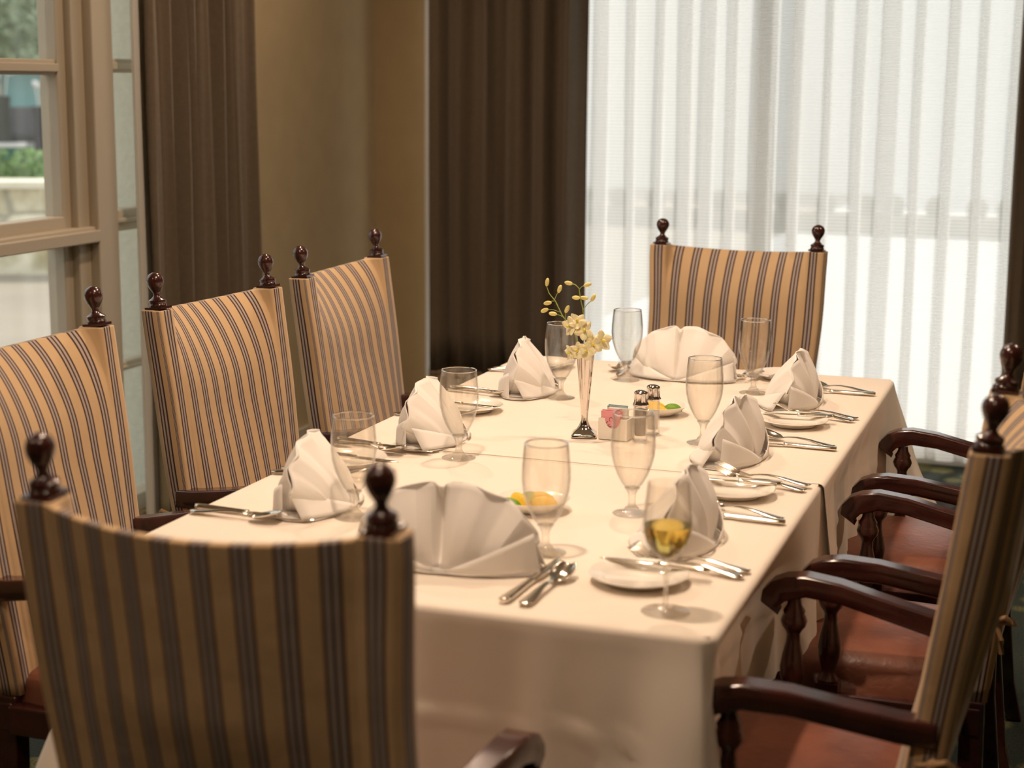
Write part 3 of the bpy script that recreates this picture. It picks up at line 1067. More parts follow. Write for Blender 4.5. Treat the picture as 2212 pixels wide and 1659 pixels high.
# ------------------------------------------------------------------ napkins
def napkin(x, y, rz, lab, seed, w=0.130, h=0.126, guest=0.050, tail=0.070, notch=0.07):
    """standing fan: local -Y faces the guest, +Y is the propping tail"""
    rnd = random.Random(seed)
    V, F = [], []
    nu, nv = 64, 14
    cu = 0.5 + rnd.uniform(-0.03, 0.03)
    twist = rnd.uniform(-0.012, 0.012)
    def tri(q):
        q = q % 1.0
        return 4 * abs(q - 0.5) - 1
    def rim(u):
        th = pi * (0.075 + 0.85 * u)
        r = 1 - notch * exp(-((u - cu) / 0.020) ** 2) + 0.008 * tri(u * 6 + 0.3 * seed)
        return Vector((-w * cos(th) * r, -0.012 + twist * (2 * u - 1) + 0.006 * tri(u * 5 + 0.2 * seed), h * (sin(th) ** 0.8) * r + 0.006))
    ends = {}
    for side in (-1, 1):
        k = len(V)
        dep = guest if side < 0 else tail
        for j in range(nv + 1):
            v = j / nv
            for i in range(nu + 1):
                u = i / nu
                T = rim(u)
                c = 2 * u - 1
                base = Vector((c * w * 0.62, side * dep * (1 - 0.45 * c * c), 0.005))
                P = base + (T - base) * v
                lob = min(1.0, abs(u - cu) / 0.10) * min(1.0, (1 - abs(c)) / 0.25)
                P.y += side * (0.014 * sin(pi * min(1, v * 1.05)) * lob)
                P.y += side * 0.0030 * tri(u * 3 + 0.25 + 0.17 * seed) * v
                P.y -= side * (0.020 if side < 0 else 0.014) * exp(-((u - cu) / 0.022) ** 2) * (0.15 + 0.85 * sin(pi * min(1, v)) ** 0.5)
                V.append(P)
        for j in range(nv):
            for i in range(nu):
                q = [k + j * (nu + 1) + i, k + j * (nu + 1) + i + 1, k + (j + 1) * (nu + 1) + i + 1, k + (j + 1) * (nu + 1) + i]
                F.append(q if side < 0 else q[::-1])
        ends[side] = k
    # end panels folded inward between the two sheets
    for e_, sx in ((0, -1), (nu, 1)):
        k = len(V)
        m_ = 5
        for j in range(nv + 1):
            A = V[ends[-1] + j * (nu + 1) + e_]
            B = V[ends[1] + j * (nu + 1) + e_]
            for i in range(m_ + 1):
                q = i / m_
                P = A.lerp(B, q)
                P.x += sx * 0.007 * (1 - abs(2 * q - 1)) * (1 - j / nv) ** 0.5 * (0.2 + j / nv)
                V.append(P)
        for j in range(nv):
            for i in range(m_):
                F.append([k + j * (m_ + 1) + i, k + j * (m_ + 1) + i + 1, k + (j + 1) * (m_ + 1) + i + 1, k + (j + 1) * (m_ + 1) + i])
    # flat folded tongue layers lying on the cloth
    for lay_ in range(3):
        k = len(V)
        e = 0.004 * lay_
        n1, n2 = 20, 6
        for i in range(n1 + 1):
            c = -1 + 2 * i / n1
            for jj in range(n2 + 1):
                q = -1 + 2 * jj / n2
                gy = (guest + 0.010 - e) if q < 0 else (tail + 0.004 - e)
                V.append(Vector((c * w * (1.0 - 0.03 * lay_) * (1 - 0.10 * q * q), q * gy * (1 - 0.50 * abs(c) ** 2.5), 0.0012 + 0.0022 * lay_ + 0.0012 * sin(7 * c + lay_ + seed) ** 2)))
        for i in range(n1):
            for jj in range(n2):
                a_ = k + i * (n2 + 1) + jj
                F.append([a_, a_ + n2 + 1, a_ + n2 + 2, a_ + 1])
    # turned-up cuffs: triangles from the tongue to the rim ends
    for sx in (-1, 1):
        for side in (-1, 1):
            dep = guest if side < 0 else tail
            A = Vector((sx * w * 1.00, side * dep * 0.30, 0.004))
            B = Vector((sx * w * 0.04, side * (dep + 0.010), 0.005))
            C = Vector((sx * w * 0.93, side * 0.006 - 0.012, h * (0.50 if side < 0 else 0.38)))
            k = len(V)
            idx = {}
            m_ = 7
            for i in range(m_ + 1):
                for j in range(m_ + 1 - i):
                    a_, c_ = i / m_, j / m_
                    b_ = 1 - a_ - c_
                    P = A * a_ + B * b_ + C * c_
                    P.y += side * (0.018 * a_ * b_ * 4 + 0.016 * b_ * c_ * 4)
                    idx[(i, j)] = len(V)
                    V.append(P)
            for i in range(m_):
                for j in range(m_ - i):
                    F.append([idx[(i, j)], idx[(i + 1, j)], idx[(i, j + 1)]])
                    if j < m_ - 1 - i:
                        F.append([idx[(i + 1, j)], idx[(i + 1, j + 1)], idx[(i, j + 1)]])
    o = mk('folded_napkin', V, F, NAPKIN, loc=(x, y, TZ(y) + 0.001), rot=(0, 0, rz))
    md = o.modifiers.new('thick', 'SOLIDIFY')
    md.thickness = 0.0012
    md.offset = 0
    try:
        o.data.set_sharp_from_angle(angle=radians(24))
    except Exception:
        pass
    tag(o, lab, 'napkin', 'fan folded white napkins')
    return o

napkin(0.045, -0.868, radians(4), 'white fan folded napkin facing the camera at the near end', 1, h=0.130, w=0.150)
napkin(0.004, 0.862, radians(177), 'white fan folded napkin before the far striped chair', 2, h=0.128, w=0.140, tail=0.05)
napkin(0.356, -0.622, radians(86), 'white fan folded napkin behind the glass of wine', 3, w=0.118)
napkin(0.312, 0.008, radians(82), 'white fan folded napkin on the right side between the two bread plates', 4, w=0.118)
napkin(0.330, 0.622, radians(86), 'white fan folded napkin on the right side farthest from the camera', 5, w=0.118)
napkin(-0.314, -0.610, radians(-84), 'white fan folded napkin on the left nearest the camera', 6, w=0.125)
napkin(-0.322, -0.045, radians(-84), 'white fan folded napkin on the left, middle one of three', 7)
napkin(-0.310, 0.552, radians(-84), 'white fan folded napkin on the left, in front of the middle drape', 8)

# ------------------------------------------------------------------ plates and dishes
PL = [(0.001, 0.0015), (0.050, 0.0015), (0.052, 0.004), (0.062, 0.0095), (0.0755, 0.0135), (0.0765, 0.0145), (0.0755, 0.0158), (0.063, 0.0125), (0.0535, 0.0085), (0.051, 0.0060), (0.001, 0.0055)]
def plate():
    return MB().lathe(PL, 56, cap=False).build('bread_plate', CHINA)
PLATES = [(0.346, -0.850, 'white bread plate beneath the wine glass stem, near right'),
          (0.372, -0.272, 'white bread plate on the right side, second from the camera'),
          (0.370, 0.388, 'white bread plate on the right side, third from the camera'),
          (0.245, 0.965, 'white bread plate at the far end beside the far chair, half hidden'),
          (-0.392, -0.302, 'white bread plate on the left behind the nearest left goblet'),
          (-0.354, 0.275, 'white bread plate on the left behind the second goblet'),
          (-0.376, 0.900, 'white bread plate at the far left, behind the vase')]
p0 = None
for x, y, lab in PLATES:
    if p0 is None:
        p0 = plate()
        o = p0
    else:
        o = p0.copy()
        COL.objects.link(o)
    o.location = (x, y, TZ(y))
    tag(o, lab, 'plate', 'bread plates')

DI = [(0.001, 0.001), (0.034, 0.001), (0.036, 0.003), (0.050, 0.010), (0.0635, 0.0215), (0.0645, 0.023), (0.0630, 0.0232), (0.049, 0.013), (0.034, 0.0065), (0.001, 0.0060)]
d0 = MB().lathe(DI, 48, cap=False).build('citrus_dish', CHINA, loc=(0.062, 0.395, TZ(0.4)))
tag(d0, 'small white dish of lemon and lime behind the shakers', 'dish', 'dishes of lemon and lime')
d1 = d0.copy()
COL.objects.link(d1)
d1.location = (0.062, -0.505, TZ(-0.5))
d1['label'] = 'small white dish of lemon and lime behind the near goblet'

LEMONR = mat('lemon_rind', (0.85, 0.55, 0.04), 0.4, bump=0.4, bscale=400)
LIMER = mat('lime_rind', (0.16, 0.33, 0.02), 0.35, bump=0.4, bscale=400)
PITH = mat('citrus_flesh', (0.85, 0.66, 0.22), 0.35, bump=0.4, bscale=150)
PITHL = mat('lime_flesh', (0.55, 0.62, 0.25), 0.35, bump=0.4, bscale=150)
def wedge(kind, lab):
    lem = kind == 'lemon'
    L, R = (0.026, 0.020) if lem else (0.022, 0.018)
    t = thing(kind + '_wedge', (0, 0, 0), 0, lab, 'fruit', kind + ' wedges')
    b = MB()
    def sk(u, v):
        a = radians(-35 + 70 * v)
        x = -L + 2 * L * u
        r = R * sqrt(max(0.0, 1 - (x / L) ** 2)) + 0.0005
        return (x, r * sin(a), r * cos(a))
    b.grid(sk, 16, 10)
    b.build('rind', LEMONR if lem else LIMER, t)
    b = MB()
    for s in (-35, 35):
        a = radians(s)
        b.grid(lambda u, v: (-L + 2 * L * u, v * (R * sqrt(max(0.0, 1 - ((-L + 2 * L * u) / L) ** 2)) + 0.0004) * sin(a) * 0.985, v * (R * sqrt(max(0.0, 1 - ((-L + 2 * L * u) / L) ** 2)) + 0.0004) * cos(a) * 0.985), 16, 4)
    b.build('flesh', PITH if lem else PITHL, t)
    return t
lw, gw = wedge('lemon', ''), wedge('lime', '')
first = {'lemon': True, 'lime': True}
SPOT = [('lime', 0.094, 0.392, 0.014, 42, 8, 'green lime wedge on the farther citrus dish'),
        ('lemon', 0.066, 0.375, 0.013, 65, -6, 'yellow lemon wedge at the front of the farther citrus dish'),
        ('lemon', 0.050, 0.415, 0.014, -65, 170, 'yellow lemon wedge at the back of the farther citrus dish'),
        ('lime', 0.028, -0.528, 0.014, 60, -8, 'green lime wedge at the front left of the nearer citrus dish'),
        ('lime', 0.052, -0.496, 0.016, -60, 35, 'green lime wedge in the middle of the nearer citrus dish'),
        ('lemon', 0.084, -0.508, 0.015, 60, 5, 'yellow lemon wedge at the right of the nearer citrus dish'),
        ('lemon', 0.036, -0.492, 0.013, -60, 150, 'yellow lemon wedge at the left of the nearer citrus dish'),
        ('lemon', 0.066, -0.474, 0.014, -60, 185, 'yellow lemon wedge at the back of the nearer citrus dish')]
for kind, x, y, dz, rx, rz, lab in SPOT:
    src = lw if kind == 'lemon' else gw
    if first[kind]:
        o = src
        first[kind] = False
    else:
        o = dup(src, (0, 0, 0), 0, '')
    o.location = (x, y, TZ(y) + dz - 0.004)
    o.rotation_euler = (radians(rx), 0, radians(rz))
    o['label'] = lab

# ------------------------------------------------------------------ cutlery (modelled lying along +X, handle end at x=0)
def strip(prof, m, name, parent, th=0.0016):
    """prof: list of (x, halfwidth, z, crown)"""
    V, F = [], []
    n = 8
    for (x, w, z, cr) in prof:
        for i in range(n + 1):
            q = -1 + 2 * i / n
            V.append((x, q * w, z + cr * (1 - q * q)))
    for j in range(len(prof) - 1):
        for i in range(n):
            F.append([j * (n + 1) + i, (j + 1) * (n + 1) + i, (j + 1) * (n + 1) + i + 1, j * (n + 1) + i + 1])
    o = mk(name, V, F, m, parent)
    md = o.modifiers.new('thick', 'SOLIDIFY')
    md.thickness = th
    md.offset = 1
    return o
HAND = [(0.0, 0.004, 0.0035, 0.001), (0.004, 0.009, 0.003, 0.0022), (0.015, 0.0108, 0.003, 0.003), (0.035, 0.0085, 0.005, 0.003), (0.060, 0.0055, 0.009, 0.002), (0.085, 0.0038, 0.0105, 0.0015), (0.105, 0.0032, 0.009, 0.001), (0.120, 0.0034, 0.006, 0.001)]
def fork():
    t = thing('fork', (0, 0, 0), 0, '', 'fork')
    strip(HAND, SILVER, 'handle', t)
    b = MB()
    sec = [(0.119, 0.0036, 0.0060), (0.126, 0.0062, 0.0048), (0.135, 0.0105, 0.0048), (0.146, 0.0118, 0.0066), (0.152, 0.0118, 0.0082)]
    V, F = [], []
    for (x, w, z) in sec:
        for q in (-1, -0.33, 0.33, 1):
            V.append((x, q * w, z - 0.0015 * (1 - q * q)))
    for j in range(len(sec) - 1):
        for i in range(3):
            F.append([j * 4 + i, (j + 1) * 4 + i, (j + 1) * 4 + i + 1, j * 4 + i + 1])
    b.add(V, F)
    for k in range(4):
        y = -0.0100 + 0.00667 * k
        tV, tF = [], []
        for i in range(6):
            q = i / 5
            x = 0.151 + 0.044 * q
            z = 0.0080 + 0.018 * q ** 1.0 - 0.004 * q ** 2
            w = 0.0016 * (1 - 0.55 * q)
            tV += [(x, y - w, z), (x, y + w, z)]
        for i in range(5):
            tF.append([2 * i, 2 * i + 2, 2 * i + 3, 2 * i + 1])
        b.add(tV, tF)
    o = b.build('tines', SILVER, t)
    md = o.modifiers.new('thick', 'SOLIDIFY')
    md.thickness = 0.0016
    md.offset = 1
    return t
def spoon():
    t = thing('spoon', (0, 0, 0), 0, '', 'spoon')
    strip(HAND, SILVER, 'handle', t)
    b = MB()
    def bw(u, v):
        L = 0.058
        x = 0.119 + L * u
        c = (u - 0.55) / 0.56
        w = 0.0185 * sqrt(max(0, 1 - c * c)) + 0.0015 * (1 - u)
        q = -1 + 2 * v
        z = 0.0062 + 0.014 * u - 0.009 * (1 - q * q) * max(0, 1 - c * c)
        return (x, q * w, z)
    b.grid(bw, 18, 12)
    o = b.build('bowl', SILVER, t)
    md = o.modifiers.new('thick', 'SOLIDIFY')
    md.thickness = 0.0014
    md.offset = 1
    return t
def knife(name='table_knife', s=1.0):
    t = thing(name, (0, 0, 0), 0, '', 'knife')
    prof = [(-0.0012, 0.0020), (0.0, 0.0055), (0.003, 0.0090), (0.012, 0.0098), (0.030, 0.0088), (0.070, 0.0068), (0.098, 0.0056), (0.104, 0.0068), (0.108, 0.0050)]
    V, F = [], []
    for x, w in prof:
        for k in range(12):
            a = 2 * pi * k / 12
            V.append((x * s, w * cos(a), 0.0052 + 0.0045 * sin(a)))
    for j in range(len(prof) - 1):
        for k in range(12):
            k2 = (k + 1) % 12
            F.append([j * 12 + k, (j + 1) * 12 + k, (j + 1) * 12 + k2, j * 12 + k2])
    F.append(list(range(12)))
    F.append([(len(prof) - 1) * 12 + k for k in range(12)][::-1])
    mk('handle', V, F, SILVER, t)
    V = []
    bl = [(0.107, -0.0045, 0.0045), (0.118, -0.0085, 0.0075), (0.16, -0.0095, 0.0085), (0.20, -0.0090, 0.0085), (0.222, -0.005, 0.0080), (0.232, 0.002, 0.0068), (0.235, 0.0058, 0.0062)]
    F = []
    for x, a, b_ in bl:
        V += [(x * s, a, 0.0047), (x * s, (a + b_) / 2, 0.0056), (x * s, b_, 0.0060), (x * s, b_, 0.0040), (x * s, (a + b_) / 2, 0.0040)]
    for j in range(len(bl) - 1):
        for k in range(5):
            k2 = (k + 1) % 5
            F.append([j * 5 + k, (j + 1) * 5 + k, (j + 1) * 5 + k2, j * 5 + k2])
    F.append([0, 1, 2, 3, 4])
    mk('blade', V, F, SILVER, t)
    return t
KN, FK, SP, BK = knife(), fork(), spoon(), knife('butter_knife', 0.74)
used = set()
def lay(src, x0, y0, x1, y1, lab, group, dz=0.0, ry=0.0):
    a = math.atan2(y1 - y0, x1 - x0)
    if src.name in used:
        o = dup(src, (0, 0, 0), 0, lab)
    else:
        used.add(src.name)
        o = src
    o.location = (x0, y0, max(TZ(y0), TZ(y1)) + dz)
    o.rotation_euler = (0, ry, a)
    o['label'] = lab
    o['group'] = group
GK, GF, GS, GB = 'table knives', 'forks', 'spoons', 'butter knives on bread plates'
where = {'R1': 'right side, nearest the camera', 'R2': 'right side, middle', 'R3': 'right side, farthest from the camera',
         'L1': 'left side, nearest the camera', 'L2': 'left side, middle', 'L3': 'left side, farthest from the camera'}
def side_set(key, yk, yf, px, py, flip=1, kd=0.0, fd=0.0):
    """flip 1 = right side (handles at +x)"""
    s = flip
    w = where[key]
    X = 0.497 * s
    lay(KN, X, yk, X - s * 0.235, yk + kd, 'silver table knife, handle at the cloth edge, ' + w, GK)
    lay(SP, X - s * 0.006, yk + (0.022 if s > 0 else -0.028), X - s * 0.178, yk + (0.070 if s > 0 else -0.020) + kd, 'silver spoon beside the knife, bowl raised, ' + w, GS, dz=0.0005)
    lay(FK, X, yf, X - s * 0.2, yf + fd, 'silver fork nearer the napkin, ' + w, GF)
    lay(FK, X - s * 0.004, yf - s * 0.033, X - s * 0.2, yf - s * 0.026 + fd, 'silver fork nearer the bread plate, ' + w, GF)
side_set('R1', -0.446, -0.750, 0, 0, 1, 0.006, 0.035)
side_set('R2', 0.157, -0.172, 0, 0, 1, 0.0, 0.05)
side_set('R3', 0.803, 0.494, 0, 0, 1, -0.004, 0.05)
side_set('L1', -0.712, -0.425, 0, 0, -1, -0.016, 0.0)
side_set('L2', -0.128, 0.168, 0, 0, -1, -0.05, 0.0)
side_set('L3', 0.515, 0.785, 0, 0, -1, -0.04, 0.02)
lay(BK, 0.445, -0.812, 0.27, -0.800, 'silver butter knife across the plate under the wine glass', GB, dz=0.0125)
lay(BK, 0.452, -0.226, 0.277, -0.238, 'silver butter knife across the second right plate', GB, dz=0.0125)
lay(BK, 0.452, 0.430, 0.279, 0.412, 'silver butter knife across the third right plate', GB, dz=0.0125)
lay(BK, 0.268, 1.030, 0.225, 0.865, 'silver butter knife on the half hidden far plate', GB, dz=0.0125)
lay(BK, -0.450, -0.300, -0.285, -0.325, 'silver butter knife on the nearest left plate', GB, dz=0.0125)
lay(BK, -0.445, 0.272, -0.274, 0.245, 'silver butter knife on the left plate behind the second goblet', GB, dz=0.0125)
lay(KN, 0.189, -1.024, 0.205, -0.79, 'silver table knife beside the near fan napkin', GK)
lay(SP, 0.222, -1.030, 0.236, -0.86, 'silver spoon beside the near fan napkin, right of the knife', GS, dz=0.0005)
lay(FK, 0.160, 1.050, 0.140, 0.86, 'silver fork just right of the far napkin', GF)
lay(FK, 0.193, 1.052, 0.172, 0.86, 'silver fork at the far end beside the far plate', GF)
lay(KN, -0.160, 1.052, -0.158, 0.82, 'silver table knife left of the far napkin', GK)
lay(SP, -0.192, 1.052, -0.184, 0.88, 'silver spoon left of the far napkin, behind a goblet', GS, dz=0.0005)

# ------------------------------------------------------------------ bud vase and orchids
vz = TZ(0.1)
VX, VY = -0.030, 0.108
def vmod(a, z):
    t = max(0.0, min(1.0, (z - 0.004) / 0.030))
    sq = 1.0 / max(abs(cos(a - 0.25)), abs(sin(a - 0.25)), 0.72)
    flute = 1 + 0.07 * cos(8 * a)
    return sq * (1 - t) + flute * t
vp = [(0.0260, 0.0), (0.0275, 0.0015), (0.0275, 0.005), (0.024, 0.009), (0.0165, 0.015), (0.0105, 0.024), (0.0072, 0.036), (0.0075, 0.050), (0.0095, 0.075), (0.0125, 0.105), (0.0150, 0.135), (0.0170, 0.160), (0.0186, 0.1755), (0.0176, 0.1755), (0.0160, 0.160), (0.012, 0.12), (0.002, 0.08)]
v = MB().lathe(vp, 64, mod=vmod).build('bud_vase', CHROME, loc=(VX, VY, vz))
tag(v, 'slender fluted silver bud vase holding orchids at the middle of the table', 'vase')

def bud(b, p, d, L=0.0150, r=0.0046):
    d = Vector(d).normalized()
    q = Vector((0, 0, 1)).rotation_difference(d).to_matrix()
    b.sphere(p, r, r * 0.9, L * 0.62, 10, 8, q)

def bloom(parent, p, facing, size, seed):
    size *= 1.12
    rnd = random.Random(seed)
    n = Vector(facing).normalized()
    q = Vector((0, 0, 1)).rotation_difference(n).to_matrix()
    b = MB()
    for k in range(5):
        a0 = 2 * pi * k / 5 + rnd.uniform(-0.2, 0.2)
        cu = rnd.uniform(0.1, 0.5)
        wd = rnd.uniform(0.34, 0.48)
        def pt(u, v, a0=a0, cu=cu, wd=wd):
            r = size * u
            w = size * wd * sin(pi * min(1, u * 0.92 + 0.04)) ** 0.8
            t_ = (v - 0.5) * 2
            P = Vector((r * cos(a0) - t_ * w * sin(a0), r * sin(a0) + t_ * w * cos(a0), size * (cu * u * u + 0.25 * u * (1 - u)) - size * 0.12 * t_ * t_ + size * 0.05 * sin(9 * v + 5 * u)))
            return Vector(p) + q @ P
        b.grid(pt, 7, 6)
    fl = b.build('flower', PETAL, parent, solid=0.0004)
    b2 = MB()
    b2.sphere(Vector(p) + n * size * 0.3, size * 0.16, size * 0.16, size * 0.28, 8, 6, q)
    b2.build('lip', LIP, fl)

def spray(lab, pts, buds, flowers, seed):
    t = thing('orchid_stem', (VX, VY, vz + 0.10), 0, lab, 'flower', 'orchid stems in the vase')
    O = Vector((VX, VY, vz + 0.10))
    P = [Vector(p) - O for p in pts]
    b = MB()
    b.tube(P, [0.0016 - 0.0007 * i / len(P) for i in range(len(P))], 8)
    for bp, d, att in buds:
        A = Vector(att) - O
        B = Vector(bp) - O
        mid = (A + B) / 2 + Vector((0, 0, 0.002))
        b.tube([A, mid, B], 0.0008, 6)
    b.build('stem', STEMG, t)
    for bp, d, att in buds:
        bb = MB()
        bud(bb, Vector(bp) - O + Vector(d).normalized() * 0.006, d)
        bb.build('bud', YELLOWG, t)
    for fp, fc, sz in flowers:
        bloom(t, Vector(fp) - O, fc, sz, seed)
        seed += 1
    return t
Y = VY
spray('orchid stem arching left with yellow buds, in the silver vase',
      [(VX, Y, 0.865), (VX - 0.002, Y - 0.004, 0.93), (-0.045, Y - 0.008, 0.965), (-0.056, Y - 0.01, 0.992), (-0.081, Y - 0.008, 1.022), (-0.097, Y - 0.004, 1.050), (-0.113, Y, 1.066), (-0.119, Y + 0.002, 1.080)],
      [((-0.119, Y + 0.002, 1.083), (0.15, 0, 1), (-0.119, Y + 0.002, 1.080)),
       ((-0.093, Y + 0.004, 1.070), (0.35, 0.1, 1), (-0.100, Y - 0.003, 1.052)),
       ((-0.110, Y, 1.046), (-1, 0, -0.2), (-0.100, Y - 0.003, 1.050)),
       ((-0.117, Y, 1.031), (-1, 0, -0.4), (-0.085, Y - 0.008, 1.028)),
       ((-0.094, Y - 0.012, 1.024), (-1, 0, 0.05), (-0.072, Y - 0.009, 1.014)),
       ((-0.072, Y - 0.01, 1.030), (0.5, 0, 1), (-0.073, Y - 0.009, 1.014))],
      [((-0.060, Y - 0.014, 1.000), (-0.5, -1, 0.1), 0.019, ), ((-0.045, Y - 0.012, 1.010), (0.1, -1, 0.7), 0.018), ((-0.058, Y - 0.020, 0.945), (-0.8, -1, -0.2), 0.015), ((-0.040, Y - 0.022, 0.950), (-0.2, -1, 0.2), 0.017)], 11)
spray('orchid stem standing upright on the right with yellow buds, in the silver vase',
      [(VX + 0.002, Y, 0.865), (VX + 0.004, Y, 0.93), (-0.030, Y, 0.965), (-0.033, Y, 1.005), (-0.038, Y, 1.038), (-0.044, Y, 1.062), (-0.047, Y, 1.080), (-0.055, Y, 1.087), (-0.064, Y, 1.089)],
      [((-0.064, Y, 1.089), (-1, 0, 0.12), (-0.060, Y, 1.089)),
       ((-0.034, Y, 1.086), (1, 0, 0.35), (-0.046, Y, 1.078)),
       ((-0.046, Y - 0.003, 1.060), (-1, 0, 0.0), (-0.043, Y, 1.060)),
       ((-0.042, Y + 0.003, 1.060), (1, 0, -0.1), (-0.043, Y, 1.060)),
       ((-0.018, Y, 1.056), (0.5, 0, 1), (-0.037, Y, 1.035))],
      [((-0.030, Y - 0.014, 0.993), (0.4, -1, 0.3), 0.020), ((-0.012, Y - 0.010, 0.962), (0.4, -1, 0.3), 0.020), ((0.006, Y - 0.004, 0.972), (1, -0.7, 0.1), 0.021), ((-0.022, Y - 0.020, 0.952), (0.1, -1, 0.0), 0.019)], 31)

# ------------------------------------------------------------------ sugar caddy with packets
cx, cy = 0.040, 0.112
cad = thing('sugar_caddy', (cx, cy, vz), radians(-6), 'small white ceramic sugar caddy packed with sweetener packets', 'caddy')
w, d_, h_, th = 0.0325, 0.0235, 0.046, 0.0028
b = MB()
def notch_wall(yy0, yy1):
    pts = []
    n = 14
    top = []
    for i in range(n + 1):
        a = pi + pi * i / n
        top.append((0.0175 * cos(a), h_ + 0.022 * sin(a)))
    outline = [(-w, 0), (w, 0), (w, h_)] + top[::-1] + [(-w, h_)]
    outline = [(-w, 0), (w, 0), (w, h_)] + [(x, z) for x, z in top[::-1]] + [(-w, h_)]
    m_ = len(outline)
    V = [(x, yy0, z) for x, z in outline] + [(x, yy1, z) for x, z in outline]
    # quads column-wise to keep the notch concave shape clean
    xs = [-w] + [x for x, z in top] + [w]
    zs = [h_] + [z for x, z in top] + [h_]
    V, F = [], []
    for x, z in zip(xs, zs):
        V += [(x, yy0, 0), (x, yy0, z), (x, yy1, z), (x, yy1, 0)]
    for i in range(len(xs) - 1):
        for a in range(4):
            c = (a + 1) % 4
            F.append([i * 4 + a, (i + 1) * 4 + a, (i + 1) * 4 + c, i * 4 + c])
    F.append([0, 1, 2, 3])
    F.append([(len(xs) - 1) * 4 + a for a in (3, 2, 1, 0)])
    b.add(V, F)
notch_wall(-d_, -d_ + th)
notch_wall(d_ - th, d_)
b.box((-w, -d_ + th, 0), (-w + th, d_ - th, h_))
b.box((w - th, -d_ + th, 0), (w, d_ - th, h_))
b.box((-w + th, -d_ + th, 0), (w - th, d_ - th, 0.003))
b.build('box', CERAMIC, cad, smooth=False, bevel=0.0008)
PK = [('pink', (0.80, 0.33, 0.36), 4), ('white', (0.80, 0.78, 0.72), 4), ('blue', (0.30, 0.42, 0.45), 3)]
INK = packet_mat('packet_ink', (0.10, 0.015, 0.08), None)
k = 0
for cname, colr, num in PK:
    m = packet_mat(cname + '_paper', colr, None)
    for i in range(num):
        yy = -0.0185 + 0.0034 * k
        x_ = {'pink': -0.004, 'white': 0.004, 'blue': -0.002}[cname] + 0.0015 * ((k * 7) % 3 - 1)
        top = {'pink': 0.058, 'white': 0.060, 'blue': 0.0635}[cname] + 0.0012 * ((k * 5) % 3)
        a = radians(-6)
        t = thing('sweetener_packet', (cx + cos(a) * x_ - sin(a) * yy, cy + sin(a) * x_ + cos(a) * yy, vz + 0.0034), a + radians(((k * 5) % 3 - 1) * 1.0), '', 'packet', cname + ' sweetener packets', rx=radians(2))
        t['label'] = {'pink': 'pink sweetener packet, one of those at the front of the caddy', 'white': 'white sugar packet in the middle of the caddy', 'blue': 'blue sweetener packet at the back of the caddy'}[cname]
        MB().box((-0.022, -0.0011, 0), (0.022, 0.0011, top)).build('paper', m, t, smooth=False, bevel=0.0008)
        if cname == 'pink' and i == 0:
            b = MB()
            b.tube([(0.001 + 0.004 * cos(q) * (1 if q < pi else 1), -0.0013, 0.040 + 0.0045 * sin(q)) for q in [0.4 + 0.35 * j for j in range(12)]], 0.0005, 6)
            b.tube([(-0.006 + 0.0035 * cos(q), -0.0013, 0.031 - 0.004 * sin(q)) for q in [0.2 + 0.35 * j for j in range(14)]], 0.0005, 6)
            b.tube([(-0.010, -0.0013, 0.026), (-0.004, -0.0013, 0.024), (0.004, -0.0013, 0.026), (0.010, -0.0013, 0.024)], 0.0006, 6)
            b.build('printing', INK, t)
        k += 1

# ------------------------------------------------------------------ salt and pepper shakers
def shaker(x, y, lab, fill, fh):
    t = thing('pepper_shaker' if 'pepper' in lab else 'salt_shaker', (x, y, TZ(y)), radians(12), lab, 'shaker', None)
    fm = lambda a, z: 1 + 0.035 * cos(8 * a)
    MB().lathe([(0.0005, 0.0004), (0.0150, 0.0004), (0.0158, 0.003), (0.0150, 0.009), (0.0145, 0.040), (0.0148, 0.068), (0.0130, 0.075), (0.0118, 0.076), (0.0130, 0.067), (0.0124, 0.040), (0.0122, 0.012), (0.0005, 0.010)], 48, mod=fm, cap=False).build('glass_body', GLASS, t)
    MB().lathe([(0.0005, 0.0105), (0.0112, 0.0105), (0.0116, 0.014), (0.0116, fh), (0.0005, fh + 0.001)], 24, cap=False).build('contents', fill, t)
    cm_ = lambda a, z: 1 + (0.04 * cos(8 * a) if z < 0.099 else 0)
    MB().lathe([(0.0150, 0.0735), (0.0165, 0.075), (0.0168, 0.0775), (0.0150, 0.080), (0.0138, 0.083), (0.0140, 0.098), (0.0146, 0.1005), (0.0138, 0.1035), (0.0095, 0.1065), (0.0040, 0.1080), (0.0004, 0.1083)], 48, mod=cm_).build('cap', CHROME, t)
    return t
shaker(0.092, 0.112, 'glass pepper shaker with a chrome cap, touching the sugar caddy', mat('ground_pepper', (0.16, 0.115, 0.07), 0.9, bump=0.6, bscale=900, var=0.5, vscale=700), 0.066)
shaker(0.100, 0.185, 'glass salt shaker with a chrome cap, behind the pepper shaker', mat('table_salt', (0.80, 0.78, 0.74), 0.8), 0.050)

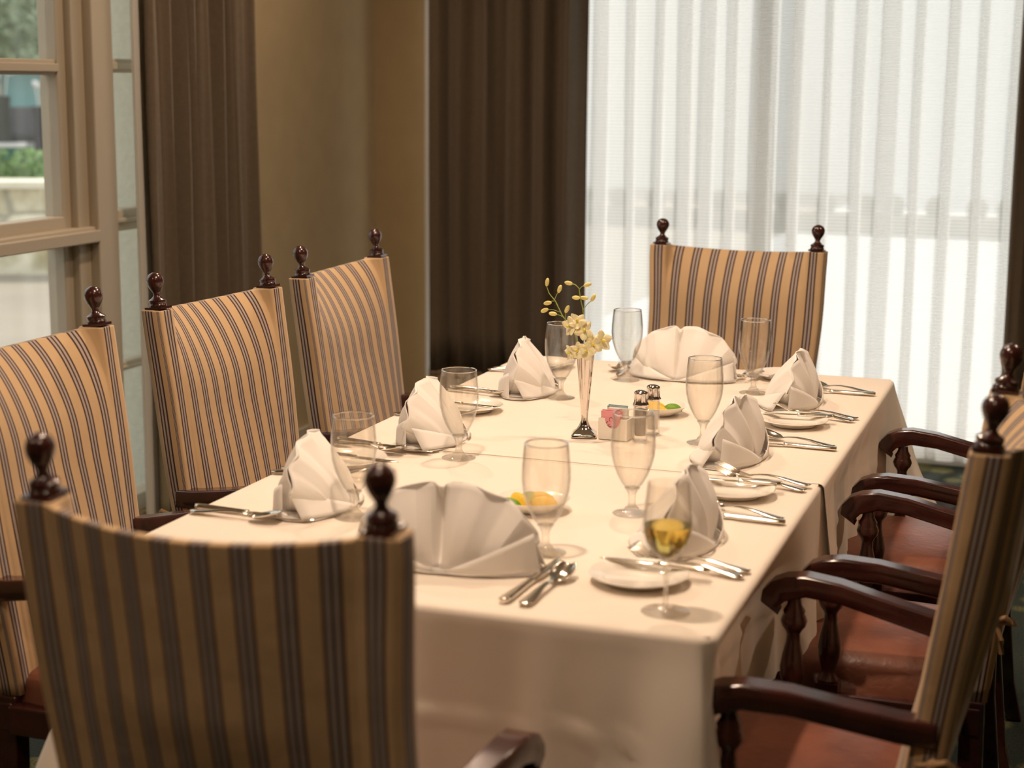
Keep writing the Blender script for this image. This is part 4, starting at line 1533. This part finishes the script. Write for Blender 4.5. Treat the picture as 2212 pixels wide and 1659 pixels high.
# ------------------------------------------------------------------ outside, left side: wing wall, stone wall, hedge, cart, trees
GZ = -0.12
o = MB().box((-60, -30, GZ - 0.1), (-2.2, 60, GZ)).build('trim_9', mat('beige_concrete', (0.33, 0.285, 0.225), 0.9, var=0.08, vscale=1.2, bump=0.2, bscale=30), smooth=False)
o.name = 'ground_left'
struct(o)
o = MB().box((-2.2, 3.7, GZ - 0.1), (30, 60, GZ)).build('ground_back', mat('pale_paving', (0.60, 0.60, 0.59), 0.9, var=0.05, vscale=2), smooth=False)
struct(o)
ww = thing('wing_wall', (-2.15, 2.0, 0), 0, 'cream stucco wing wall outside the left window', 'wall')
MB().box((-0.42, 0.0, GZ), (0.02, 0.30, 3.6)).build('stucco_face', STUCCO, ww, smooth=False)
MB().box((-0.475, -0.012, GZ), (-0.42, 0.31, 3.6)).build('end_trim', TRIMSTONE, ww, smooth=False, bevel=0.006)

# stone retaining wall, running across the left window view
def ray_xy(px, D):
    fx = (px - 1106) / FPX
    d = f_ + r2 * fx - u2 * ((400 - 829.5) / FPX)
    dh = Vector((d.x, d.y, 0)).normalized()
    return CAM + dh * D
sw_a, sw_b = Vector((-25.3, -0.9, 0)), Vector((-4.6, 9.9, 0))
dirw = (sw_b - sw_a).normalized()
sw = thing('stone_wall', sw_a, math.atan2(dirw.y, dirw.x), 'low pale limestone wall outside beyond the left window', 'wall')
Lw = (sw_b - sw_a).length
b = MB()
def swf(u, v):
    x = u * Lw
    z = GZ + v * 0.72
    y = -0.05 * abs(mn.noise(Vector((x * 2.2, 1.3, z * 4)))) * 2 - 0.03 * mn.noise(Vector((x * 7, 3.3, z * 9)))
    return (x, y, z)
b.grid(swf, 420, 20)
b.box((0, 0.0, GZ), (Lw, 0.4, 0.60))
b.build('stone_face', STONE, sw)
MB().box((-0.05, -0.07, 0.60), (Lw + 0.05, 0.45, 0.66)).build('coping', mat('limestone_cap', (0.78, 0.73, 0.58), 0.85, var=0.1, vscale=3), sw, smooth=False, bevel=0.01)

def foliage(name, center, rx, ry, rz, n, leaf, mats_, seed, parent=None, shell=0.55):
    rnd = random.Random(seed)
    V, F = [], []
    for i in range(n):
        while True:
            p = Vector((rnd.uniform(-1, 1), rnd.uniform(-1, 1), rnd.uniform(-1, 1)))
            if shell < p.length <= 1 or (p.length <= 1 and rnd.random() < 0.15):
                break
        lump = 1 + 0.25 * mn.noise(p * 2.3 + Vector((seed, 0, 0)))
        c = Vector((center[0] + p.x * rx * lump, center[1] + p.y * ry * lump, center[2] + p.z * rz * lump))
        a = Vector((rnd.gauss(0, 1), rnd.gauss(0, 1), rnd.gauss(0, 1))).normalized()
        bq = a.orthogonal().normalized()
        l = leaf * rnd.uniform(0.6, 1.4)
        k = len(V)
        V += [c - a * l, c + bq * l * 0.45, c + a * l, c - bq * l * 0.45]
        F.append([k, k + 1, k + 2, k + 3])
    return mk(name, V, F, mats_, parent, smooth=False)

LEAF1 = mat('sage_green_leaves', (0.16, 0.22, 0.09), 0.6, var=0.35, vscale=2)
LEAF2 = mat('bright_green_leaves', (0.17, 0.30, 0.08), 0.6, var=0.35, vscale=3)
LEAF3 = mat('oak_green_leaves', (0.36, 0.44, 0.28), 0.6, var=0.35, vscale=0.6)
BARK = mat('grey_bark', (0.10, 0.08, 0.06), 0.9)
# clipped shrubs standing behind the stone wall
for i, (spx, sd) in enumerate(((-225, 15.6), (55, 15.3), (345, 15.6))):
    p = ray_xy(spx, sd)
    t = thing('shrub', (p.x, p.y, GZ), 0, 'leafy green shrub growing just behind the low stone wall', 'shrub', 'shrubs behind the stone wall')
    foliage('foliage', (0, 0, 0.46), 0.54, 0.42, 0.56, 2600, 0.045, LEAF2, 50 + i, t, 0.5)
    MB().tube([(0, 0, 0), (0.02, 0, 0.5)], 0.03, 8).build('trunk', BARK, t)

# trees beyond
for i, (px, D, hh, rr_) in enumerate(((20, 33, 5.0, 3.0), (120, 42, 6.5, 3.6), (-70, 51, 7.5, 4.0), (200, 61, 9.0, 4.5), (-900, 38, 6, 3.4), (-1700, 44, 7, 4), (-2800, 40, 6.4, 3.8), (-5600, 46, 7, 4))):
    p = ray_xy(px, D)
    t = thing('tree', (p.x, p.y, GZ), 0, 'broad leafy tree beyond the parked golf cart' if i else 'leafy tree right behind the parked golf cart', 'tree', 'trees outside the left window')
    foliage('crown', (0, 0, hh * 0.62), rr_, rr_, hh * 0.46, 9000, 0.12, LEAF3, 80 + i, t, 0.3)
    MB().tube([(0, 0, 0), (0.1, 0, hh * 0.3), (0, 0.1, hh * 0.6)], [0.22, 0.16, 0.08], 10).build('trunk', BARK, t)
# dense hedge bank behind cart so that the horizon is closed
p = ray_xy(40, 84)
hb = thing('hedge', (p.x, p.y, GZ), YAW, 'tall dark hedge closing the view behind the trees', 'hedge')
foliage('foliage', (-14, 0, 2.4), 38, 1.5, 2.6, 12000, 0.34, LEAF1, 5, hb, 0.2)

# golf cart seen from behind
p = ray_xy(75, 25)
gc = thing('golf_cart', (p.x, p.y, GZ), 0.48, 'parked golf cart with club bags outside, beyond the stone wall', 'golf cart')
DKM = mat('dark_cart_metal', (0.03, 0.032, 0.034), 0.4)
CARTB = mat('grey_cart_body', (0.30, 0.30, 0.31), 0.35)
MB().box((-0.58, -0.9, 1.78), (0.58, 0.95, 1.84)).build('roof', mat('pale_cart_roof', (0.55, 0.56, 0.58), 0.5), gc, smooth=False, bevel=0.02)
for sx in (-0.54, 0.54):
    for sy in (-0.8, 0.85):
        MB().tube([(sx, sy, 0.75), (sx * 0.98, sy * 0.9, 1.79)], 0.018, 8).build('roof_post', DKM, gc)
MB().box((-0.54, 0.86, 1.0), (0.54, 0.875, 1.75)).build('windshield', mat('teal_windshield', (0.25, 0.50, 0.50), 0.2), gc, smooth=False)
MB().box((-0.58, -0.85, 0.35), (0.58, 1.25, 0.72)).build('body', CARTB, gc, smooth=False, bevel=0.05)
MB().box((-0.52, -0.15, 0.72), (0.52, 0.35, 0.86)).box((-0.52, -0.25, 0.80), (0.52, -0.15, 1.22)).build('seat', mat('grey_cart_seat', (0.12, 0.12, 0.13), 0.6), gc, smooth=False, bevel=0.03)
for sx in (-0.52, 0.52):
    for sy in (-0.55, 0.9):
        t2 = MB()
        V, F = [], []
        for jx in (-0.09, 0.09):
            for i in range(20):
                a = 2 * pi * i / 20
                V.append((sx + jx, sy + 0.22 * cos(a), 0.22 + 0.22 * sin(a)))
        for i in range(20):
            F.append([i, (i + 1) % 20, 20 + (i + 1) % 20, 20 + i])
        F.append(list(range(20))[::-1])
        F.append([20 + i for i in range(20)])
        mk('wheel', V, F, RUBBER, gc)
MB().box((-0.45, -1.15, 0.48), (0.02, -0.88, 0.68)).build('cooler', mat('green_cooler', (0.02, 0.12, 0.08), 0.5), gc, smooth=False, bevel=0.02)
MB().box((-0.47, -1.17, 0.68), (0.04, -0.86, 0.74)).build('cooler_lid', mat('white_plastic', (0.7, 0.7, 0.68), 0.5), gc, smooth=False, bevel=0.015)
WP = MATS['white_plastic']
MB().box((0.06, -1.14, 0.46), (0.34, -0.92, 0.56)).build('bumper_light', WP, gc, smooth=False, bevel=0.02)
p0_ = gc.location.copy()
rz = gc.rotation_euler[2]
for i, (lx, col_) in enumerate(((-0.26, (0.05, 0.06, 0.05)), (0.28, (0.02, 0.02, 0.025)))):
    q = Matrix.Rotation(rz, 4, 'Z') @ Vector((lx, -1.0, 0))
    g = thing('golf_bag', (p0_.x + q.x, p0_.y + q.y, GZ + 0.62 + (0.14 if i == 0 else 0)), rz, 'dark golf bag strapped at the %s rear of the cart' % ('left' if i == 0 else 'right'), 'golf bag', 'golf bags on the cart')
    MB().lathe([(0.11, 0), (0.12, 0.05), (0.11, 0.4), (0.13, 0.62)], 18).build('bag', mat('golf_bag_%s' % ('green', 'black')[i], col_, 0.6), g)
    for k2, (ax, ay, L) in enumerate(((0.06, 0.02, 0.34), (-0.05, 0.03, 0.30), (0.0, -0.05, 0.26))):
        MB().tube([(ax * 0.5, ay * 0.5, 0.5), (ax * 1.6, ay, 0.62 + L)], 0.008, 6).build('club_shaft', CHROME, g)
        if k2 < 2:
            MB().sphere((ax * 1.6 + 0.02, ay, 0.62 + L), 0.075, 0.05, 0.05, 12, 8, Matrix.Rotation(0.7, 3, 'Y')).build('head_cover', WP, g)

# outside the back window: paving, clipped round bushes on a low wall, pale building
pw = MB().box((-6.5, 15.2, GZ), (3.0, 15.5, 0.10)).build('garden_wall', mat('beige_garden_wall', (0.24, 0.22, 0.15), 0.9), smooth=False, bevel=0.01)
tag(pw, 'low beige garden wall seen dimly through the sheer curtains', 'wall')
SHRUB = mat('clipped_shrub_green', (0.12, 0.12, 0.06), 0.9, var=0.3, vscale=14, bump=1, bscale=40)
sb0 = None
for i in range(18):
    if sb0 is None:
        b = MB()
        b.sphere((0, 0, 0.10), 0.115, 0.12, 0.125, 18, 12)
        b.v = [tuple(Vector(p) * (1 + 0.10 * mn.noise(Vector(p) * 22))) for p in b.v]
        sb0 = o = b.build('clipped_shrub', SHRUB)
    else:
        o = sb0.copy()
        COL.objects.link(o)
    o.location = (-5.4 + i * 0.40 + 0.05 * sin(i * 2.1), 15.35, 0.09)
    tag(o, 'small round clipped shrub along the garden wall behind the sheer curtains', 'shrub', 'round shrubs along the garden wall')
o = MB().box((-9, 22, GZ), (14, 23, 3.2)).build('pale_building', mat('pale_render', (0.80, 0.80, 0.78), 0.9), smooth=False)
tag(o, 'pale building far beyond the sheer curtains', 'building')
